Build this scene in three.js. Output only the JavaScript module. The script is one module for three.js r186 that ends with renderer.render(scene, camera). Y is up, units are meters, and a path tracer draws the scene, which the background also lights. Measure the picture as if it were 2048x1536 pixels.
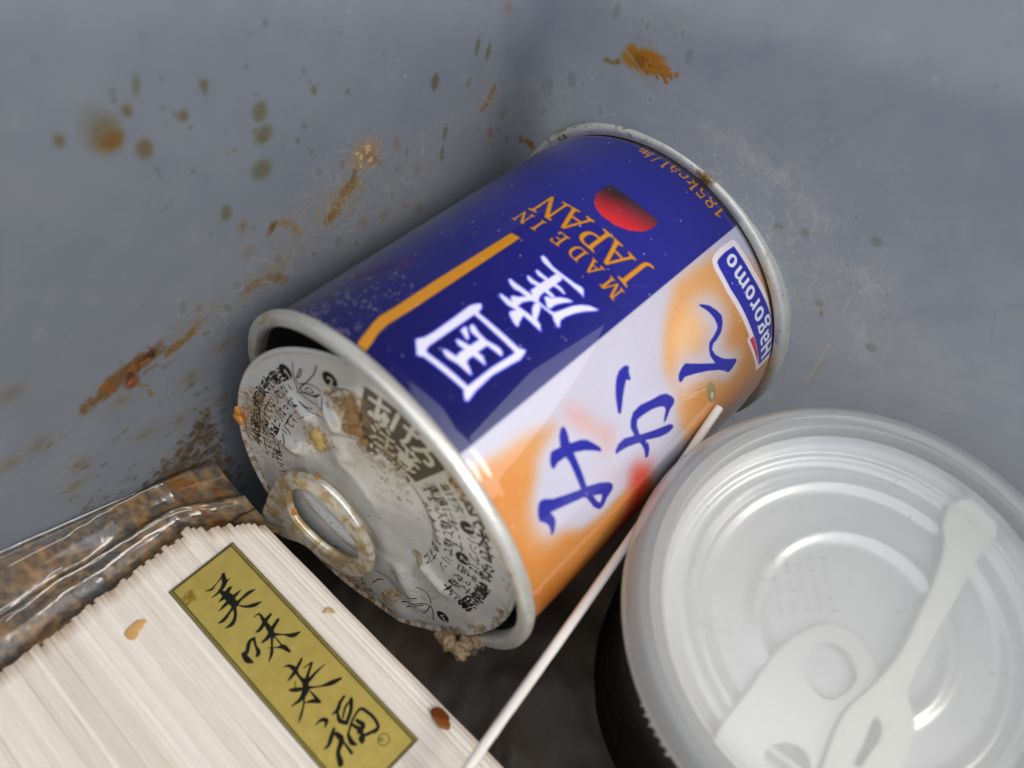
import * as THREE from 'three';
import { mergeGeometries, mergeVertices } from 'three/addons/utils/BufferGeometryUtils.js';

// ---------------------------------------------------------------- camera, sky, sun, exposure
const mm = 0.001, R = Math.PI / 180;
const scene = new THREE.Scene();
const camera = new THREE.PerspectiveCamera(51.28, 4 / 3, 0.01, 60);
camera.position.set(0, 0, 0);
camera.rotation.x = -60 * R;                       // the camera is held inside the tub, looking steeply down
camera.focus = 0.163;
camera.userData.fStop = 9;

const SUN = new THREE.Vector3(0.74, 0.72, 0.36).normalize();
function overcastSky() {                            // high even cloud, brighter round the veiled sun
  const W = 256, H = 128, data = new Float32Array(W * H * 4);
  for (let j = 0; j < H; j++) for (let i = 0; i < W; i++) {
    const up = ((j + 0.5) / H - 0.5) * Math.PI, az = ((i + 0.5) / W - 0.5) * 2 * Math.PI;
    const x = Math.cos(az) * Math.cos(up), y = Math.sin(up), z = Math.sin(az) * Math.cos(up);
    const c = Math.max(0, x * SUN.x + y * SUN.y + z * SUN.z), e = Math.max(0, y);
    const b = 0.6 + 0.4 * e + 1.5 * Math.pow(c, 6);
    const o = (j * W + i) * 4;
    data[o] = b * 0.97; data[o + 1] = b * 1.0; data[o + 2] = b * 1.07; data[o + 3] = 1;
  }
  const t = new THREE.DataTexture(data, W, H, THREE.RGBAFormat, THREE.FloatType);
  t.mapping = THREE.EquirectangularReflectionMapping; t.magFilter = THREE.LinearFilter; t.needsUpdate = true;
  return t;
}
scene.background = overcastSky();
scene.environment = scene.background;
const sun = new THREE.DirectionalLight(0xfff3e4, 0.9);
sun.position.copy(SUN).multiplyScalar(2);
sun.castShadow = true; sun.shadow.radius = 34;
Object.assign(sun.shadow.camera, { left: -0.5, right: 0.5, top: 0.5, bottom: -0.5, near: 0.1, far: 5 });
scene.add(sun); scene.add(sun.target);
const renderer = new THREE.WebGLRenderer({ antialias: true });
renderer.setSize(1024, 768);
renderer.toneMapping = THREE.LinearToneMapping;
renderer.toneMappingExposure = 1.38;
renderer.shadowMap.enabled = true;

// ---------------------------------------------------------------- helpers
let seed = 7;
const rnd = () => { seed = (seed * 1664525 + 1013904223) >>> 0; return seed / 4294967296; };
const rr = (a, b) => a + (b - a) * rnd();
const V = (x, y, z) => new THREE.Vector3(x, y, z);
const { lerp, smoothstep, clamp } = THREE.MathUtils;
const hash = (x, y, z) => { let h = Math.imul(x, 374761393) ^ Math.imul(y, 668265263) ^ Math.imul(z, 2147483647 ^ 912931); h = Math.imul(h ^ (h >>> 13), 1274126177); return ((h ^ (h >>> 16)) >>> 0) / 4294967296; };
function noise(x, y, z = 0) {
  const X = Math.floor(x), Y = Math.floor(y), Z = Math.floor(z), f = (t) => t * t * (3 - 2 * t), a = f(x - X), b = f(y - Y), c = f(z - Z);
  const p = (k) => lerp(lerp(hash(X, Y, Z + k), hash(X + 1, Y, Z + k), a), lerp(hash(X, Y + 1, Z + k), hash(X + 1, Y + 1, Z + k), a), b);
  return lerp(p(0), p(1), c);
}
const fbm = (x, y, z = 0, n = 4) => { let s = 0, a = 0.5; for (let i = 0; i < n; i++) { s += a * noise(x, y, z + i * 7.3); x *= 2.03; y *= 2.03; z *= 2.03; a *= 0.5; } return s; };
const taken = {};
const numbered = (n) => { const k = (taken[n] = (taken[n] ?? -1) + 1); return k ? n + '_' + String(k).padStart(3, '0') : n; };
function mesh(name, geo, mat, parent) {
  const m = new THREE.Mesh(geo, mat); m.name = numbered(name); m.castShadow = m.receiveShadow = true; parent.add(m); return m;
}
function thing(name, label, category, group) {
  const g = new THREE.Group(); g.name = numbered(name); g.userData = { label, category }; if (group) g.userData.group = group; scene.add(g); return g;
}
function tag(o, label, category) { o.userData.label = label; o.userData.category = category; return o; }
const frame = (o, x, y, z, p) => { const m = new THREE.Matrix4().makeBasis(x, y, z).setPosition(p); m.decompose(o.position, o.quaternion, o.scale); return o; };
const canvas = (w, h) => { const c = document.createElement('canvas'); c.width = w; c.height = h; return [c, c.getContext('2d')]; };
function tex(c, srgb = true, repeat = false) {
  const t = new THREE.CanvasTexture(c); if (srgb) t.colorSpace = THREE.SRGBColorSpace;
  t.wrapS = t.wrapT = repeat ? THREE.RepeatWrapping : THREE.ClampToEdgeWrapping; t.anisotropy = 8; return t;
}
function grain(ctx, w, h, f) {                       // f(x, y, [r, g, b]) changes every pixel in place
  const im = ctx.getImageData(0, 0, w, h), d = im.data;
  for (let y = 0; y < h; y++) for (let x = 0; x < w; x++) { const o = (y * w + x) * 4; f(x, y, d, o); }
  ctx.putImageData(im, 0, 0);
}
function noiseTex(size, fx, fy, lo, hi, oct = 4) {    // grey tiling-free noise for roughness and bump
  const d = new Uint8Array(size * size * 4);
  for (let y = 0; y < size; y++) for (let x = 0; x < size; x++) {
    const v = 255 * clamp(lerp(lo, hi, fbm((x / size) * fx, (y / size) * fy, 3, oct)), 0, 1), o = (y * size + x) * 4;
    d[o] = d[o + 1] = d[o + 2] = v; d[o + 3] = 255;
  }
  const t = new THREE.DataTexture(d, size, size); t.magFilter = THREE.LinearFilter; t.wrapS = t.wrapT = THREE.RepeatWrapping; t.needsUpdate = true; return t;
}
const std = (o) => new THREE.MeshStandardMaterial(o), phy = (o) => new THREE.MeshPhysicalMaterial({ side: THREE.DoubleSide, ...o });
function lathe(profile, seg = 128) { return new THREE.LatheGeometry(profile.map(([r, y]) => new THREE.Vector2(r * mm, y * mm)), seg); }
function grid(nu, nv, f) {                            // f(u, v) -> [x, y, z], u and v from 0 to 1
  const p = [], uv = [], ix = [];
  for (let j = 0; j <= nv; j++) for (let i = 0; i <= nu; i++) { p.push(...f(i / nu, j / nv)); uv.push(i / nu, j / nv); }
  for (let j = 0; j < nv; j++) for (let i = 0; i < nu; i++) { const a = j * (nu + 1) + i, b = a + 1, c = a + nu + 1, d = c + 1; ix.push(a, b, d, a, d, c); }
  const g = new THREE.BufferGeometry();
  g.setAttribute('position', new THREE.Float32BufferAttribute(p, 3)); g.setAttribute('uv', new THREE.Float32BufferAttribute(uv, 2)); g.setIndex(ix); g.computeVertexNormals(); return g;
}
function lump(r, sx, sy, sz, rough, n = 3, paint) {   // an uneven crumb; paint(x, y, z) -> linear rgb for its vertices
  let g = new THREE.IcosahedronGeometry(1, n); g.deleteAttribute('uv'); g.deleteAttribute('normal'); g = mergeVertices(g, 1e-5);
  const k = rr(0, 90), p = g.attributes.position, c = [], fine = n > 4 ? 0.3 : 0;
  for (let i = 0; i < p.count; i++) {
    const x = p.getX(i), y = p.getY(i), z = p.getZ(i), s = r * (1 - rough + 2 * rough * fbm(x * 1.7 + k, y * 1.7, z * 1.7 + k, 4) + fine * (fbm(x * 6 + k, y * 6, z * 6, 3) - 0.45));
    if (paint) c.push(...paint(x + k, y, z));
    p.setXYZ(i, x * s * sx, y * s * sy, z * s * sz);
  }
  if (paint) g.setAttribute('color', new THREE.Float32BufferAttribute(c, 3));
  g.computeVertexNormals(); return g;
}
function tube(points, radius, seg = 24, radial = 8) { return new THREE.TubeGeometry(new THREE.CatmullRomCurve3(points), seg, radius, radial); }

// ---------------------------------------------------------------- lettering: short stroke tables on a ten by ten grid, x then y
const KANA = {
  り: '~2126 ~7175685949', 口: '12188812 12188812 82881888', で: '~0282533457586988 7182 8293', 手: '7122 1474 0595 ~51586848', を: '1383 ~5125162747 ~8455485979', ら: '~4062 ~2225364575768758',
  な: '1353 ~311527 7283 ~6464687949576889', い: '~12162837 ~737687', あ: '1272 ~404438 ~646617283748657576677859', け: '~1114182 ~4383 ~61656859', 方: '5052 0292 ~423618 ~4575785868', 切: '0343 ~20272949 428278 ~62552',
  リ: '2126 ~71756859', ン: '1334 ~18587593', グ: '~31243214 ~326265573919 7182 8293', は: '~11141829 4383 ~61686948576879', ま: '1282 1484 ~5057593948675879', っ: '~254464757857', す: '0292 ~5055463657555759',
  垂: '6123 0393 0696 2989 5259 3338 6368', 直: '1282 5052 3474 7479 3479 3575 3777 1229 1989', に: '~11141829 4383 ~48587888', 起: '1242 2026 0444 1526 2646 ~07396899 629292 9464 64688899', こ: '~328263 ~27384989',
  缶: '2013 1383 5257 0595 1619 1989 8689', 指: '1338 3017 ~204828 5054 7253 ~54649495 5696 5699 9699 5878 5999', し: '~3137486978', 人: '~50463719 ~53768999', へ: '~0624354798', 引: '1242 4244 1424 1416 4146 ~46483929 8089',
  き: '2373 1575 ~40526366 ~27384979', 上: '5058 5484 0898', げ: '~1114182 4383 ~61656859 8091 7081', 質: '1131 2022 6181 7072 2429 7479 2474 2676 2878 3919 6989', ア: '12828264 ~525648', ル: '~31362718 ~61685894', ミ: '3263 2565 2879',
  様: '2028 0343 ~221517 4292 5061 8171 4484 4686 6269 ~656586', 取: '0141 1117 3139 1333 1535 0847 ~51817558 ~536688', 扱: '1338 3017 ~204828 ~528248 ~6155 ~536899', 注: '1122 0314 ~0826 5061 3383 3686 2999 6369',
  意: '5051 1181 3243 7263 0494 2575 2577 7577 2676 2777 ~1819 ~38394979 7678 8897',
};
function glyph(ctx, ch, size, weight) {               // drawn round the origin
  const s = size / 9;
  ctx.lineWidth = weight; ctx.lineCap = 'round'; ctx.lineJoin = 'round';
  if (!KANA[ch]) { ctx.textAlign = 'center'; ctx.textBaseline = 'middle'; ctx.font = 'bold ' + size + 'px sans-serif'; ctx.fillText(ch, 0, 0); return; }
  for (const st of KANA[ch].split(' ')) {
    const soft = st[0] === '~', d = st.replace('~', ''), p = [];
    for (let i = 0; i + 1 < d.length; i += 2) p.push([(+d[i] - 4.5) * s, (+d[i + 1] - 4.5) * s]);
    ctx.beginPath(); ctx.moveTo(...p[0]);
    if (soft) { for (let i = 1; i < p.length - 1; i++) ctx.quadraticCurveTo(...p[i], i < p.length - 2 ? (p[i][0] + p[i + 1][0]) / 2 : p[i + 1][0], i < p.length - 2 ? (p[i][1] + p[i + 1][1]) / 2 : p[i + 1][1]); if (p.length === 2) ctx.lineTo(...p[1]); }
    else for (let i = 1; i < p.length; i++) ctx.lineTo(...p[i]);
    ctx.stroke();
  }
}
// brush and type outlines in tenths of a millimetre on their labels (x to the right, y down from the lid)
const INK = {
  kuniFrame: [[149,103,143,115,141,133,141,176,142,214,139,222,134,230,129,228,126,223,125,217,121,214,85,216,35,220,31,224,26,227,23,221,20,209,23,191,28,152,25,114,20,93,23,90,30,94,37,100,63,97,116,90,126,84,133,90],
    [125,102,127,110,127,119,126,159,125,207,77,208,34,211,33,204,37,161,37,108,77,104,119,98]],
  kuniIn: [[116,168,117,178,114,179,99,169,96,164,100,164],
    [106,120,107,123,102,125,84,129,87,134,87,149,98,146,107,149,107,152,100,155,86,159,85,180,103,179,112,184,113,190,110,191,94,187,77,187,57,194,49,194,43,190,43,187,50,186,70,182,71,161,61,162,48,157,48,155,54,154,71,151,71,141,68,134,58,131,49,127,49,125,55,124,75,122,92,117,97,117]],
  san: [[139,383,139,388,132,388,110,382,88,384,64,388,51,393,46,392,37,382,43,383,51,382,83,379,104,376,126,377,133,379],
    [97,377,84,378,83,373,83,340,84,328,83,319,79,312,77,309,79,304,89,309,100,315,100,322,100,337,98,357],
    [124,353,123,356,110,356,98,357,83,360,71,362,60,359,61,357,76,356,84,353,99,351,114,349,120,351],
    [125,333,124,335,113,335,99,338,83,340,71,340,65,339,70,334,84,333,99,331,111,327,120,329],
    [76,324,76,327,68,333,61,345,51,355,42,359,42,357,50,343,55,330,56,315,60,314,67,319],
    [140,303,139,306,126,306,107,308,91,310,77,310,61,311,46,316,44,311,60,308,78,306,84,305,97,300,111,299,120,296,131,298],
    [46,316,42,328,36,351,28,367,18,379,4,388,6,382,16,365,24,347,29,329,30,317,26,310,22,306,23,303,35,306,44,311],
    [112,280,111,283,104,288,96,300,88,309,79,308,78,304,83,303,87,299,93,286,92,278,94,272,105,274],
    [127,268,126,271,114,272,89,275,72,278,62,280,54,282,46,280,35,273,44,272,58,271,70,270,90,267,105,263,120,265],
    [78,306,68,306,63,298,54,282,62,280,73,291,76,296],
    [92,256,88,267,74,270,69,255,65,249,65,246,74,247,86,251]],
  mi: [[-209,85,-198,86,-186,92,-179,100,-181,108,-194,125,-204,146,-219,180,-224,194,-238,221,-254,242,-264,249,-274,249,-278,243,-282,231,-291,221,-293,211,-286,204,-273,196,-243,186,-237,179,-220,135,-211,110,-226,114,-236,112,-248,104,-251,98,-247,96,-237,98,-226,97,-216,91],
    [-251,201,-264,220,-272,218,-278,213,-270,207]],
  mi2: [[-151,179,-155,196,-196,195,-225,194,-220,181,-190,181,-165,181],
    [-116,186,-108,195,-107,201,-111,204,-120,203,-137,198,-155,196,-151,179,-141,177,-130,179],
    [-136,150,-127,158,-127,164,-131,178,-138,199,-146,219,-154,230,-169,240,-184,249,-190,248,-190,246,-178,233,-166,217,-155,196,-151,179,-149,161,-153,150,-151,147,-143,147]],
  ka: [[-116,330,-106,339,-99,351,-98,365,-101,372,-106,375,-112,369,-124,366,-126,363,-123,360,-120,357,-127,347,-140,334,-160,317,-161,314,-157,310,-146,314,-129,321],
    [-215,326,-198,323,-186,328,-176,340,-175,360,-184,393,-189,414,-196,427,-209,438,-220,442,-226,437,-229,426,-243,408,-243,402,-234,406,-222,414,-215,413,-207,402,-200,385,-195,360,-194,344,-203,338,-218,338,-223,339,-242,347,-255,354,-266,354,-280,348,-280,342,-276,339,-260,340,-245,337,-234,331],
    [-216,274,-210,276,-204,287,-204,302,-215,326,-223,339,-238,371,-250,400,-257,417,-266,425,-272,424,-272,407,-263,384,-243,349,-235,330,-225,307,-219,286,-218,276]],
  n: [[-104,582,-109,591,-120,605,-137,617,-153,624,-166,620,-179,608,-185,590,-186,578,-194,571,-209,576,-228,593,-242,612,-255,634,-261,635,-267,625,-270,608,-267,602,-258,594,-245,578,-224,543,-208,509,-197,482,-200,473,-200,468,-192,465,-183,470,-177,482,-175,494,-184,507,-206,541,-224,570,-202,561,-188,563,-178,569,-174,584,-167,601,-161,604,-146,603,-130,597,-117,589,-109,583]],
  logoBand: [[-63,733,-133,741,-189,753,-239,766,-288,775,-318,780,-327,770,-330,718,-260,703,-219,693,-171,683,-122,672,-77,671,-66,674,-63,681,-61,702]],
  logoFlag: [[-244,698,-243,684,-291,701,-330,716,-292,709]],
  sun: [[181,620,183,604,181,583,171,564,156,551,136,544,106,545,82,557,65,577,59,594,58,613,64,624,113,621,173,623]],
  stripe: [[218,392,225,217,226,125,228,96,224,79,216,59,210,34,187,34,191,52,199,70,203,95,200,146,196,393]],
  sector: [[-148,257,-115,269,-83,278,-29,280,42,263,35,217,27,169,0,169,-36,163,-70,152,-89,143,-122,184,-137,223]],
  fingers: [[-269,142,-255,114,-238,95,-230,85],
    [-252,148,-250,130,-248,117,-245,124,-246,142,-250,149,-252,148],
    [-232,192,-226,171,-228,148,-229,127,-232,108,-233,97],
    [-249,116,-241,106,-236,111,-231,123],
    [-199,145,-209,144,-225,132,-231,123],
    [-228,92,-214,108,-200,117,-197,137],
    [-233,97,-219,104,-204,117,-200,130],
    [-224,112,-222,126,-212,128,-207,125,-213,115,-222,111,-224,112],
    [-229,90,-207,93,-190,106,-177,119],
    [-219,72,-196,69,-175,82,-157,100],
    [-215,72,-204,71,-193,82],
    [-192,136,-181,125,-171,114],
    [-184,160,-182,183,-175,199,-164,212],
    [-178,160,-171,164,-169,175,-164,177,-156,168,-156,154],
    [-172,151,-168,164,-161,171],
    [-136,143,-139,155,-133,170],
    [-139,142,-128,146,-114,141]],
  fingers2: [[117,-178,137,-157,154,-149,170,-155],
    [133,-121,149,-110,162,-119],
    [135,-226,133,-198,141,-181],
    [170,-155,180,-164,193,-142,209,-118],
    [201,-182,212,-145,224,-121,237,-109],
    [216,-181,219,-142,229,-123],
    [191,-92,204,-80,221,-83,233,-98],
    [245,-152,244,-129,235,-102,251,-117,267,-139]],
};
// brush strokes of the gold label: x, y (up) and width in tenths of a millimetre
const BRUSH = {
  bi: [
    [[-22,216,2], [-12,211,5], [-2,214,2]],
    [[-3,213,2], [21,220,5]],
    [[19,220,8], [10,204,11], [-7,197,6], [-22,197,2]],
    [[23,205,2], [10,204,8]],
    [[-18,181,2], [-6,182,9], [9,188,9], [16,189,2]],
    [[-5,200,3], [0,174,17], [-1,158,14]],
    [[-28,166,2], [-13,168,8], [10,170,8], [24,171,2]],
    [[0,154,11], [13,156,6], [30,156,8], [43,153,2]],
    [[2,151,2], [11,138,5], [24,129,8], [37,125,2]],
    [[-43,148,2], [-32,146,8], [-13,151,6], [-1,155,11]],
    [[-3,153,7], [-13,137,7], [-25,129,9], [-39,131,2]]],
  aji: [
    [[9,111,2], [19,109,4], [18,96,7], [17,87,9]],
    [[33,93,6], [19,90,9], [3,84,8], [-5,85,3]],
    [[36,75,7], [21,70,9], [4,62,9], [-9,62,4]],
    [[17,87,8], [14,66,11], [12,57,9]],
    [[15,58,6], [26,46,3], [38,32,9], [50,28,3]],
    [[11,60,6], [0,45,5], [-10,33,7], [-22,25,2]],
    [[-7,45,2], [4,35,3], [12,28,9], [15,13,5]],
    [[13,56,2], [12,28,4]],
    [[-14,79,4], [-24,79,8], [-39,67,9], [-45,68,9]],
    [[-45,69,8], [-46,55,11], [-42,44,3]],
    [[-15,78,6], [-21,64,5], [-25,51,9], [-30,49,6]]],
  rai: [
    [[-9,-2,2], [-2,-6,5], [1,-19,9], [-1,-32,5], [-1,-49,9]],
    [[21,-13,5], [10,-18,7], [-8,-24,7], [-20,-26,2]],
    [[29,-32,5], [16,-40,6], [4,-48,8]],
    [[13,-28,2], [29,-31,4]],
    [[43,-50,2], [25,-50,5], [4,-52,8]],
    [[-4,-60,6], [13,-74,3], [31,-84,9], [47,-90,5]],
    [[-27,-41,4], [-20,-48,8], [-8,-58,5]],
    [[-11,-36,1], [-20,-46,2]],
    [[1,-49,12], [-10,-62,14], [-25,-67,8], [-42,-65,2]],
    [[-13,-63,6], [-26,-78,4], [-42,-90,5], [-50,-95,2]],
    [[-4,-65,2], [-4,-83,5], [-4,-95,5]],
    [[-23,-77,1], [-11,-85,7], [-4,-94,6]]],
  fuku: [
    [[31,-118,5], [19,-121,7], [9,-127,8], [-3,-126,2]],
    [[6,-130,5], [0,-143,8], [5,-155,6]],
    [[5,-155,7], [24,-144,8], [36,-131,8]],
    [[36,-131,3], [22,-133,5], [7,-143,4]],
    [[-5,-171,5], [17,-158,5], [36,-154,5], [40,-158,6]],
    [[40,-158,6], [43,-181,6], [38,-199,7], [30,-200,8]],
    [[30,-199,6], [19,-195,6], [5,-190,6], [4,-197,8]],
    [[20,-164,6], [22,-179,9], [11,-181,9]],
    [[-5,-171,6], [-9,-185,9], [-6,-194,3]],
    [[15,-181,8], [7,-196,8]],
    [[10,-164,5], [15,-181,8]],
    [[-33,-119,2], [-21,-120,6], [-16,-127,8], [-25,-134,2]],
    [[-16,-147,6], [-26,-153,9], [-38,-160,7], [-47,-160,3]],
    [[-18,-156,8], [-18,-169,11], [-35,-181,9], [-43,-197,12]],
    [[-18,-174,4], [-20,-198,6]]],
};
function poly(ctx, list) { ctx.beginPath(); for (const q of list) { for (let i = 0; i < q.length; i += 2) ctx[i ? 'lineTo' : 'moveTo'](q[i] / 10, q[i + 1] / 10); ctx.closePath(); } }
function curve(ctx, q, k = 10) { ctx.beginPath(); ctx.moveTo(q[0] / k, q[1] / k); for (let i = 2; i < q.length - 2; i += 2) ctx.quadraticCurveTo(q[i] / k, q[i + 1] / k, (q[i] + q[i + 2]) / 2 / k, (q[i + 1] + q[i + 3]) / 2 / k); ctx.lineTo(q[q.length - 2] / k, q[q.length - 1] / k); }

// ---------------------------------------------------------------- the tub: translucent grey plastic walls, a floor under dried brown sludge
const FLOOR = -0.203, RIM = 0.062;
const N1 = V(0.72310192, 0, 0.69074135), N2 = V(-0.69074135, 0, 0.72310192), CORNER = V(0.00306, 0, -0.14436);   // the inward normals of the two walls in view
// a point on the wall: s in mm from the corner (left wall negative, right wall positive)
const D_LEFT = N2.clone(), D_RIGHT = N1.clone();
const onWall = (s, y, out = 0) => (s < 0 ? CORNER.clone().addScaledVector(D_LEFT, -s * mm).addScaledVector(N1, out * mm) : CORNER.clone().addScaledVector(D_RIGHT, s * mm).addScaledVector(N2, out * mm)).setY(y * mm);

function wallTexture() {
  const W = 2048, H = 1902, S = W / 280, [c, x] = canvas(W, H);
  x.fillStyle = 'rgb(180,187,197)'; x.fillRect(0, 0, W, H);
  grain(x, W, H, (i, j, d, o) => {                    // scuffing and uneven resin, finer and coarser
    const n = fbm(i / 260, j / 200, 1) * 0.6 + fbm(i / 34, j / 34, 5) * 0.4, g = (noise(i * 0.9, j * 0.9, 9) - 0.5) * 5, k = (n - 0.48) * 34 + g;
    d[o] += k + (n - 0.48) * 8; d[o + 1] += k; d[o + 2] += k - (n - 0.48) * 10;
  });
  x.setTransform(S, 0, 0, S, 140 * S, 57 * S); x.lineCap = 'round';
  const Y = (y) => -y;
  for (let i = 0; i < 620; i++) {                     // hairline scratches
    const s = rr(-135, 135), y = rr(-150, -50), a = rr(-0.5, 0.5) + (rnd() < 0.3 ? 1.2 : 0), l = rr(1, 9);
    x.strokeStyle = `rgba(${rnd() < 0.7 ? '214,218,222' : '110,114,120'},${rr(0.05, 0.24)})`; x.lineWidth = rr(0.06, 0.16); x.beginPath(); x.moveTo(s, Y(y)); x.lineTo(s + l * Math.cos(a), Y(y) + l * Math.sin(a)); x.stroke();
  }
  for (let i = 0; i < 60; i++) {                      // long soft scuffs across the right wall
    const s = rr(30, 130), y = rr(-150, -90); x.strokeStyle = i % 2 ? 'rgba(120,134,160,.05)' : 'rgba(185,180,180,.05)'; x.lineWidth = rr(0.6, 2.5);
    x.beginPath(); x.moveTo(s, Y(y)); x.lineTo(s + rr(8, 26), Y(y + rr(6, 22))); x.stroke();
  }
  for (let i = 0; i < 420; i++) { const s = rr(-135, 135), y = rr(-160, -45), r = rr(0.08, 0.28); x.fillStyle = rnd() < 0.25 ? 'rgba(230,232,235,.7)' : `rgba(88,88,82,${rr(0.1, 0.4)})`; x.beginPath(); x.ellipse(s, Y(y), r, r * 1.3, 0, 0, 7); x.fill(); }
  const blob = (s, y, rx, ry, col, a, rot = 0, wob = 0.18) => {   // a dried drop with an uneven outline and a darker lower rim
    for (const [k, al] of [[1.2, 0.14], [1.08, 0.18], [0.96, 0.22], [0.84, 0.24], [0.68, 0.22], [0.5, 0.18]]) {
      x.save(); x.translate(s, Y(y)); x.rotate(rot); x.fillStyle = `rgba(${col},${0.82 * a * al})`; x.beginPath();
      const q = rr(0, 50); for (let i = 0; i <= 26; i++) { const t = (i / 26) * 2 * Math.PI, w = 1 - wob + 2 * wob * noise(Math.cos(t) * 1.6 + q, Math.sin(t) * 1.6, 2); x.lineTo(Math.cos(t) * rx * k * w, Math.sin(t) * ry * k * w); } x.fill(); x.restore();
    }
  };
  const ring = (s, y, rx, ry, tint = '196,194,186', core = '112,112,100', rot = 0) => {   // a drop that dried to a pale, broken tide mark
    blob(s, y, rx * 0.75, ry * 0.75, core, 0.3, rot);
    x.save(); x.translate(s, Y(y)); x.rotate(rot);
    for (let i = 0; i < 150; i++) { const t = rr(0, 6.283), k = 0.82 + 0.3 * rnd(); x.fillStyle = `rgba(${tint},${rr(0.1, 0.42)})`; x.beginPath(); x.arc(Math.cos(t) * rx * k, Math.sin(t) * ry * k, rr(0.06, 0.2), 0, 7); x.fill(); }
    x.restore(); fuzz(s, y, rx * 1.7, 26, tint, 0.3, 1, 1.2);
  };
  const fuzz = (s, y, r, n, tint, a, sx = 1, sy = 1) => {        // mould threads and specks round a spot
    for (let i = 0; i < n; i++) {
      const t = rr(0, 6.283), k = r * Math.pow(rnd(), 0.7), px = s + Math.cos(t) * k * sx, py = Y(y) + Math.sin(t) * k * sy;
      x.strokeStyle = `rgba(${tint},${a * rr(0.2, 1)})`; x.lineWidth = rr(0.06, 0.22); x.beginPath(); x.moveTo(px, py); x.quadraticCurveTo(px + rr(-0.9, 0.9), py + rr(-0.9, 0.9), px + rr(-1.6, 1.6), py + rr(-1.6, 1.6)); x.stroke();
    }
  };
  const smear = (pts, w, col, a, n = 90) => { for (let i = 0; i < n; i++) { const t = rnd() * (pts.length - 1), k = Math.floor(t), f = t - k, [ax, ay] = pts[k], [bx, by] = pts[Math.min(k + 1, pts.length - 1)]; blob(lerp(ax, bx, f) + rr(-w, w) * 0.5, lerp(ay, by, f) + rr(-w, w) * 0.5, rr(0.2, w * 0.55), rr(0.2, w * 0.5), col, a * rr(0.3, 1), rr(0, 3), 0.35); } };
  const TAN = '188,158,120', GOLD = '168,126,52', BROWN = '122,78,36', OLIVE = '122,118,78', PALE = '198,196,190';
  // filled drops high on the left wall
  blob(-84.1, -77.3, 2.4, 2.9, '172,140,80', 1.1); blob(-84.4, -75.6, 2.8, 3.6, '140,138,112', 0.5); blob(-83.8, -78.3, 1.7, 1.4, '166,112,40', 1.1);
  for (const [s, y, r] of [[-80.4, -82.2, 1.4], [-89.7, -74.3, 0.8], [-80.1, -75.5, 0.8], [-73.3, -80.8, 0.85], [-68.6, -78.1, 0.75]]) blob(s, y, r, r * 1.25, '142,118,70', 1.1);
  for (const [s, y, rx, ry, q] of [[-61.7, -87.4, 1.5, 1.9, 0.2], [-62.4, -91.6, 1.9, 1.6, -0.3], [-64.8, -97.6, 2.0, 2.0, -0.5], [-73.4, -101.3, 1.0, 1.7, 0.3], [-77.4, -72.9, 0.5, 1.7, 0.4], [-51.4, -89.4, 0.6, 1.0, 0]]) blob(s, y, rx, ry, '132,124,74', 0.95, q);
  for (let i = 0; i < 34; i++) blob(rr(-82, -42), rr(-108, -70), rr(0.15, 0.5), rr(0.2, 0.7), OLIVE, 0.7);
  for (const [s, y] of [[-14.1, -101.6], [-11.2, -104.4], [-25.6, -103.1], [-24.3, -116.5], [-25.7, -121.3]]) blob(s, y, 0.7, 1.9, OLIVE, 0.95, 0.25);
  blob(-25.6, -103, 1.3, 1.7, OLIVE, 0.7);
  // tide marks and threads close to the can
  fuzz(-50, -116, 17, 1300, PALE, 0.26, 1.3, 0.75); fuzz(-40, -122, 12, 800, PALE, 0.26, 1.2, 0.7); fuzz(-70, -120, 12, 620, PALE, 0.22, 1.4, 0.6); fuzz(-12, -118, 11, 800, PALE, 0.24); fuzz(10, -118, 13, 700, PALE, 0.2);
  const rings = [-71.6, -106.2, -68, -118, -60.6, -123.1, -72.5, -112.2, -54.7, -124.3, -50.9, -128.4, -48.2, -124.2, -40.2, -122.7, -36.9, -128.1, -33.7, -131.5, -49.6, -107.3, -54.7, -105.5, -43, -126, -37.6, -117.4, -34.7, -114.5, -32.5, -120.7, -80.5, -120.9, -77.2, -117.4, -36.6, -111.1, -87.3, -114, -85.1, -116.4, -7.3, -121.9, -6.4, -129.7, -8.8, -125.8, -11.3, -125.1, -11.1, -128.8, -17, -108.4, -5.4, -97];
  for (let i = 0; i < rings.length; i += 2) ring(rings[i], rings[i + 1], rr(0.8, 1.5), rr(1.1, 2.2), i % 6 ? PALE : '190,160,124', i % 4 ? '112,110,98' : '118,98,62', rr(-0.5, 0.5));
  for (const [s, y, r] of [[6.3, -115.5, 2.2], [13.4, -110.4, 2.0], [5.5, -122.2, 1.3], [19.4, -105.9, 0.9], [22.9, -113.5, 1.3], [36.6, -104.1, 0.8], [23.7, -90.9, 1.5], [32.4, -90.2, 0.9], [43.9, -91.5, 1.5], [41.1, -88, 0.8]]) ring(s, y, r, r * 1.5, '204,206,204', '108,116,108');
  smear([[-56, -118], [-51, -114.5], [-47.5, -112.6]], 2.0, GOLD, 0.85, 150); fuzz(-51.5, -115, 4.6, 480, '212,176,120', 0.6, 1.5, 0.9);
  fuzz(-44.5, -108.6, 3.8, 800, '212,180,138', 0.75); fuzz(-60, -112, 6, 260, '206,176,132', 0.4, 1.5, 0.8); fuzz(-66, -119, 6, 260, '200,168,124', 0.4, 1.6, 0.7); smear([[-45.5, -106.8], [-44, -109.4], [-41.6, -112.6]], 1.6, '186,144,92', 0.6, 70); smear([[-48.5, -112], [-46.6, -109.8]], 1, '150,116,66', 0.6, 30);
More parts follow.
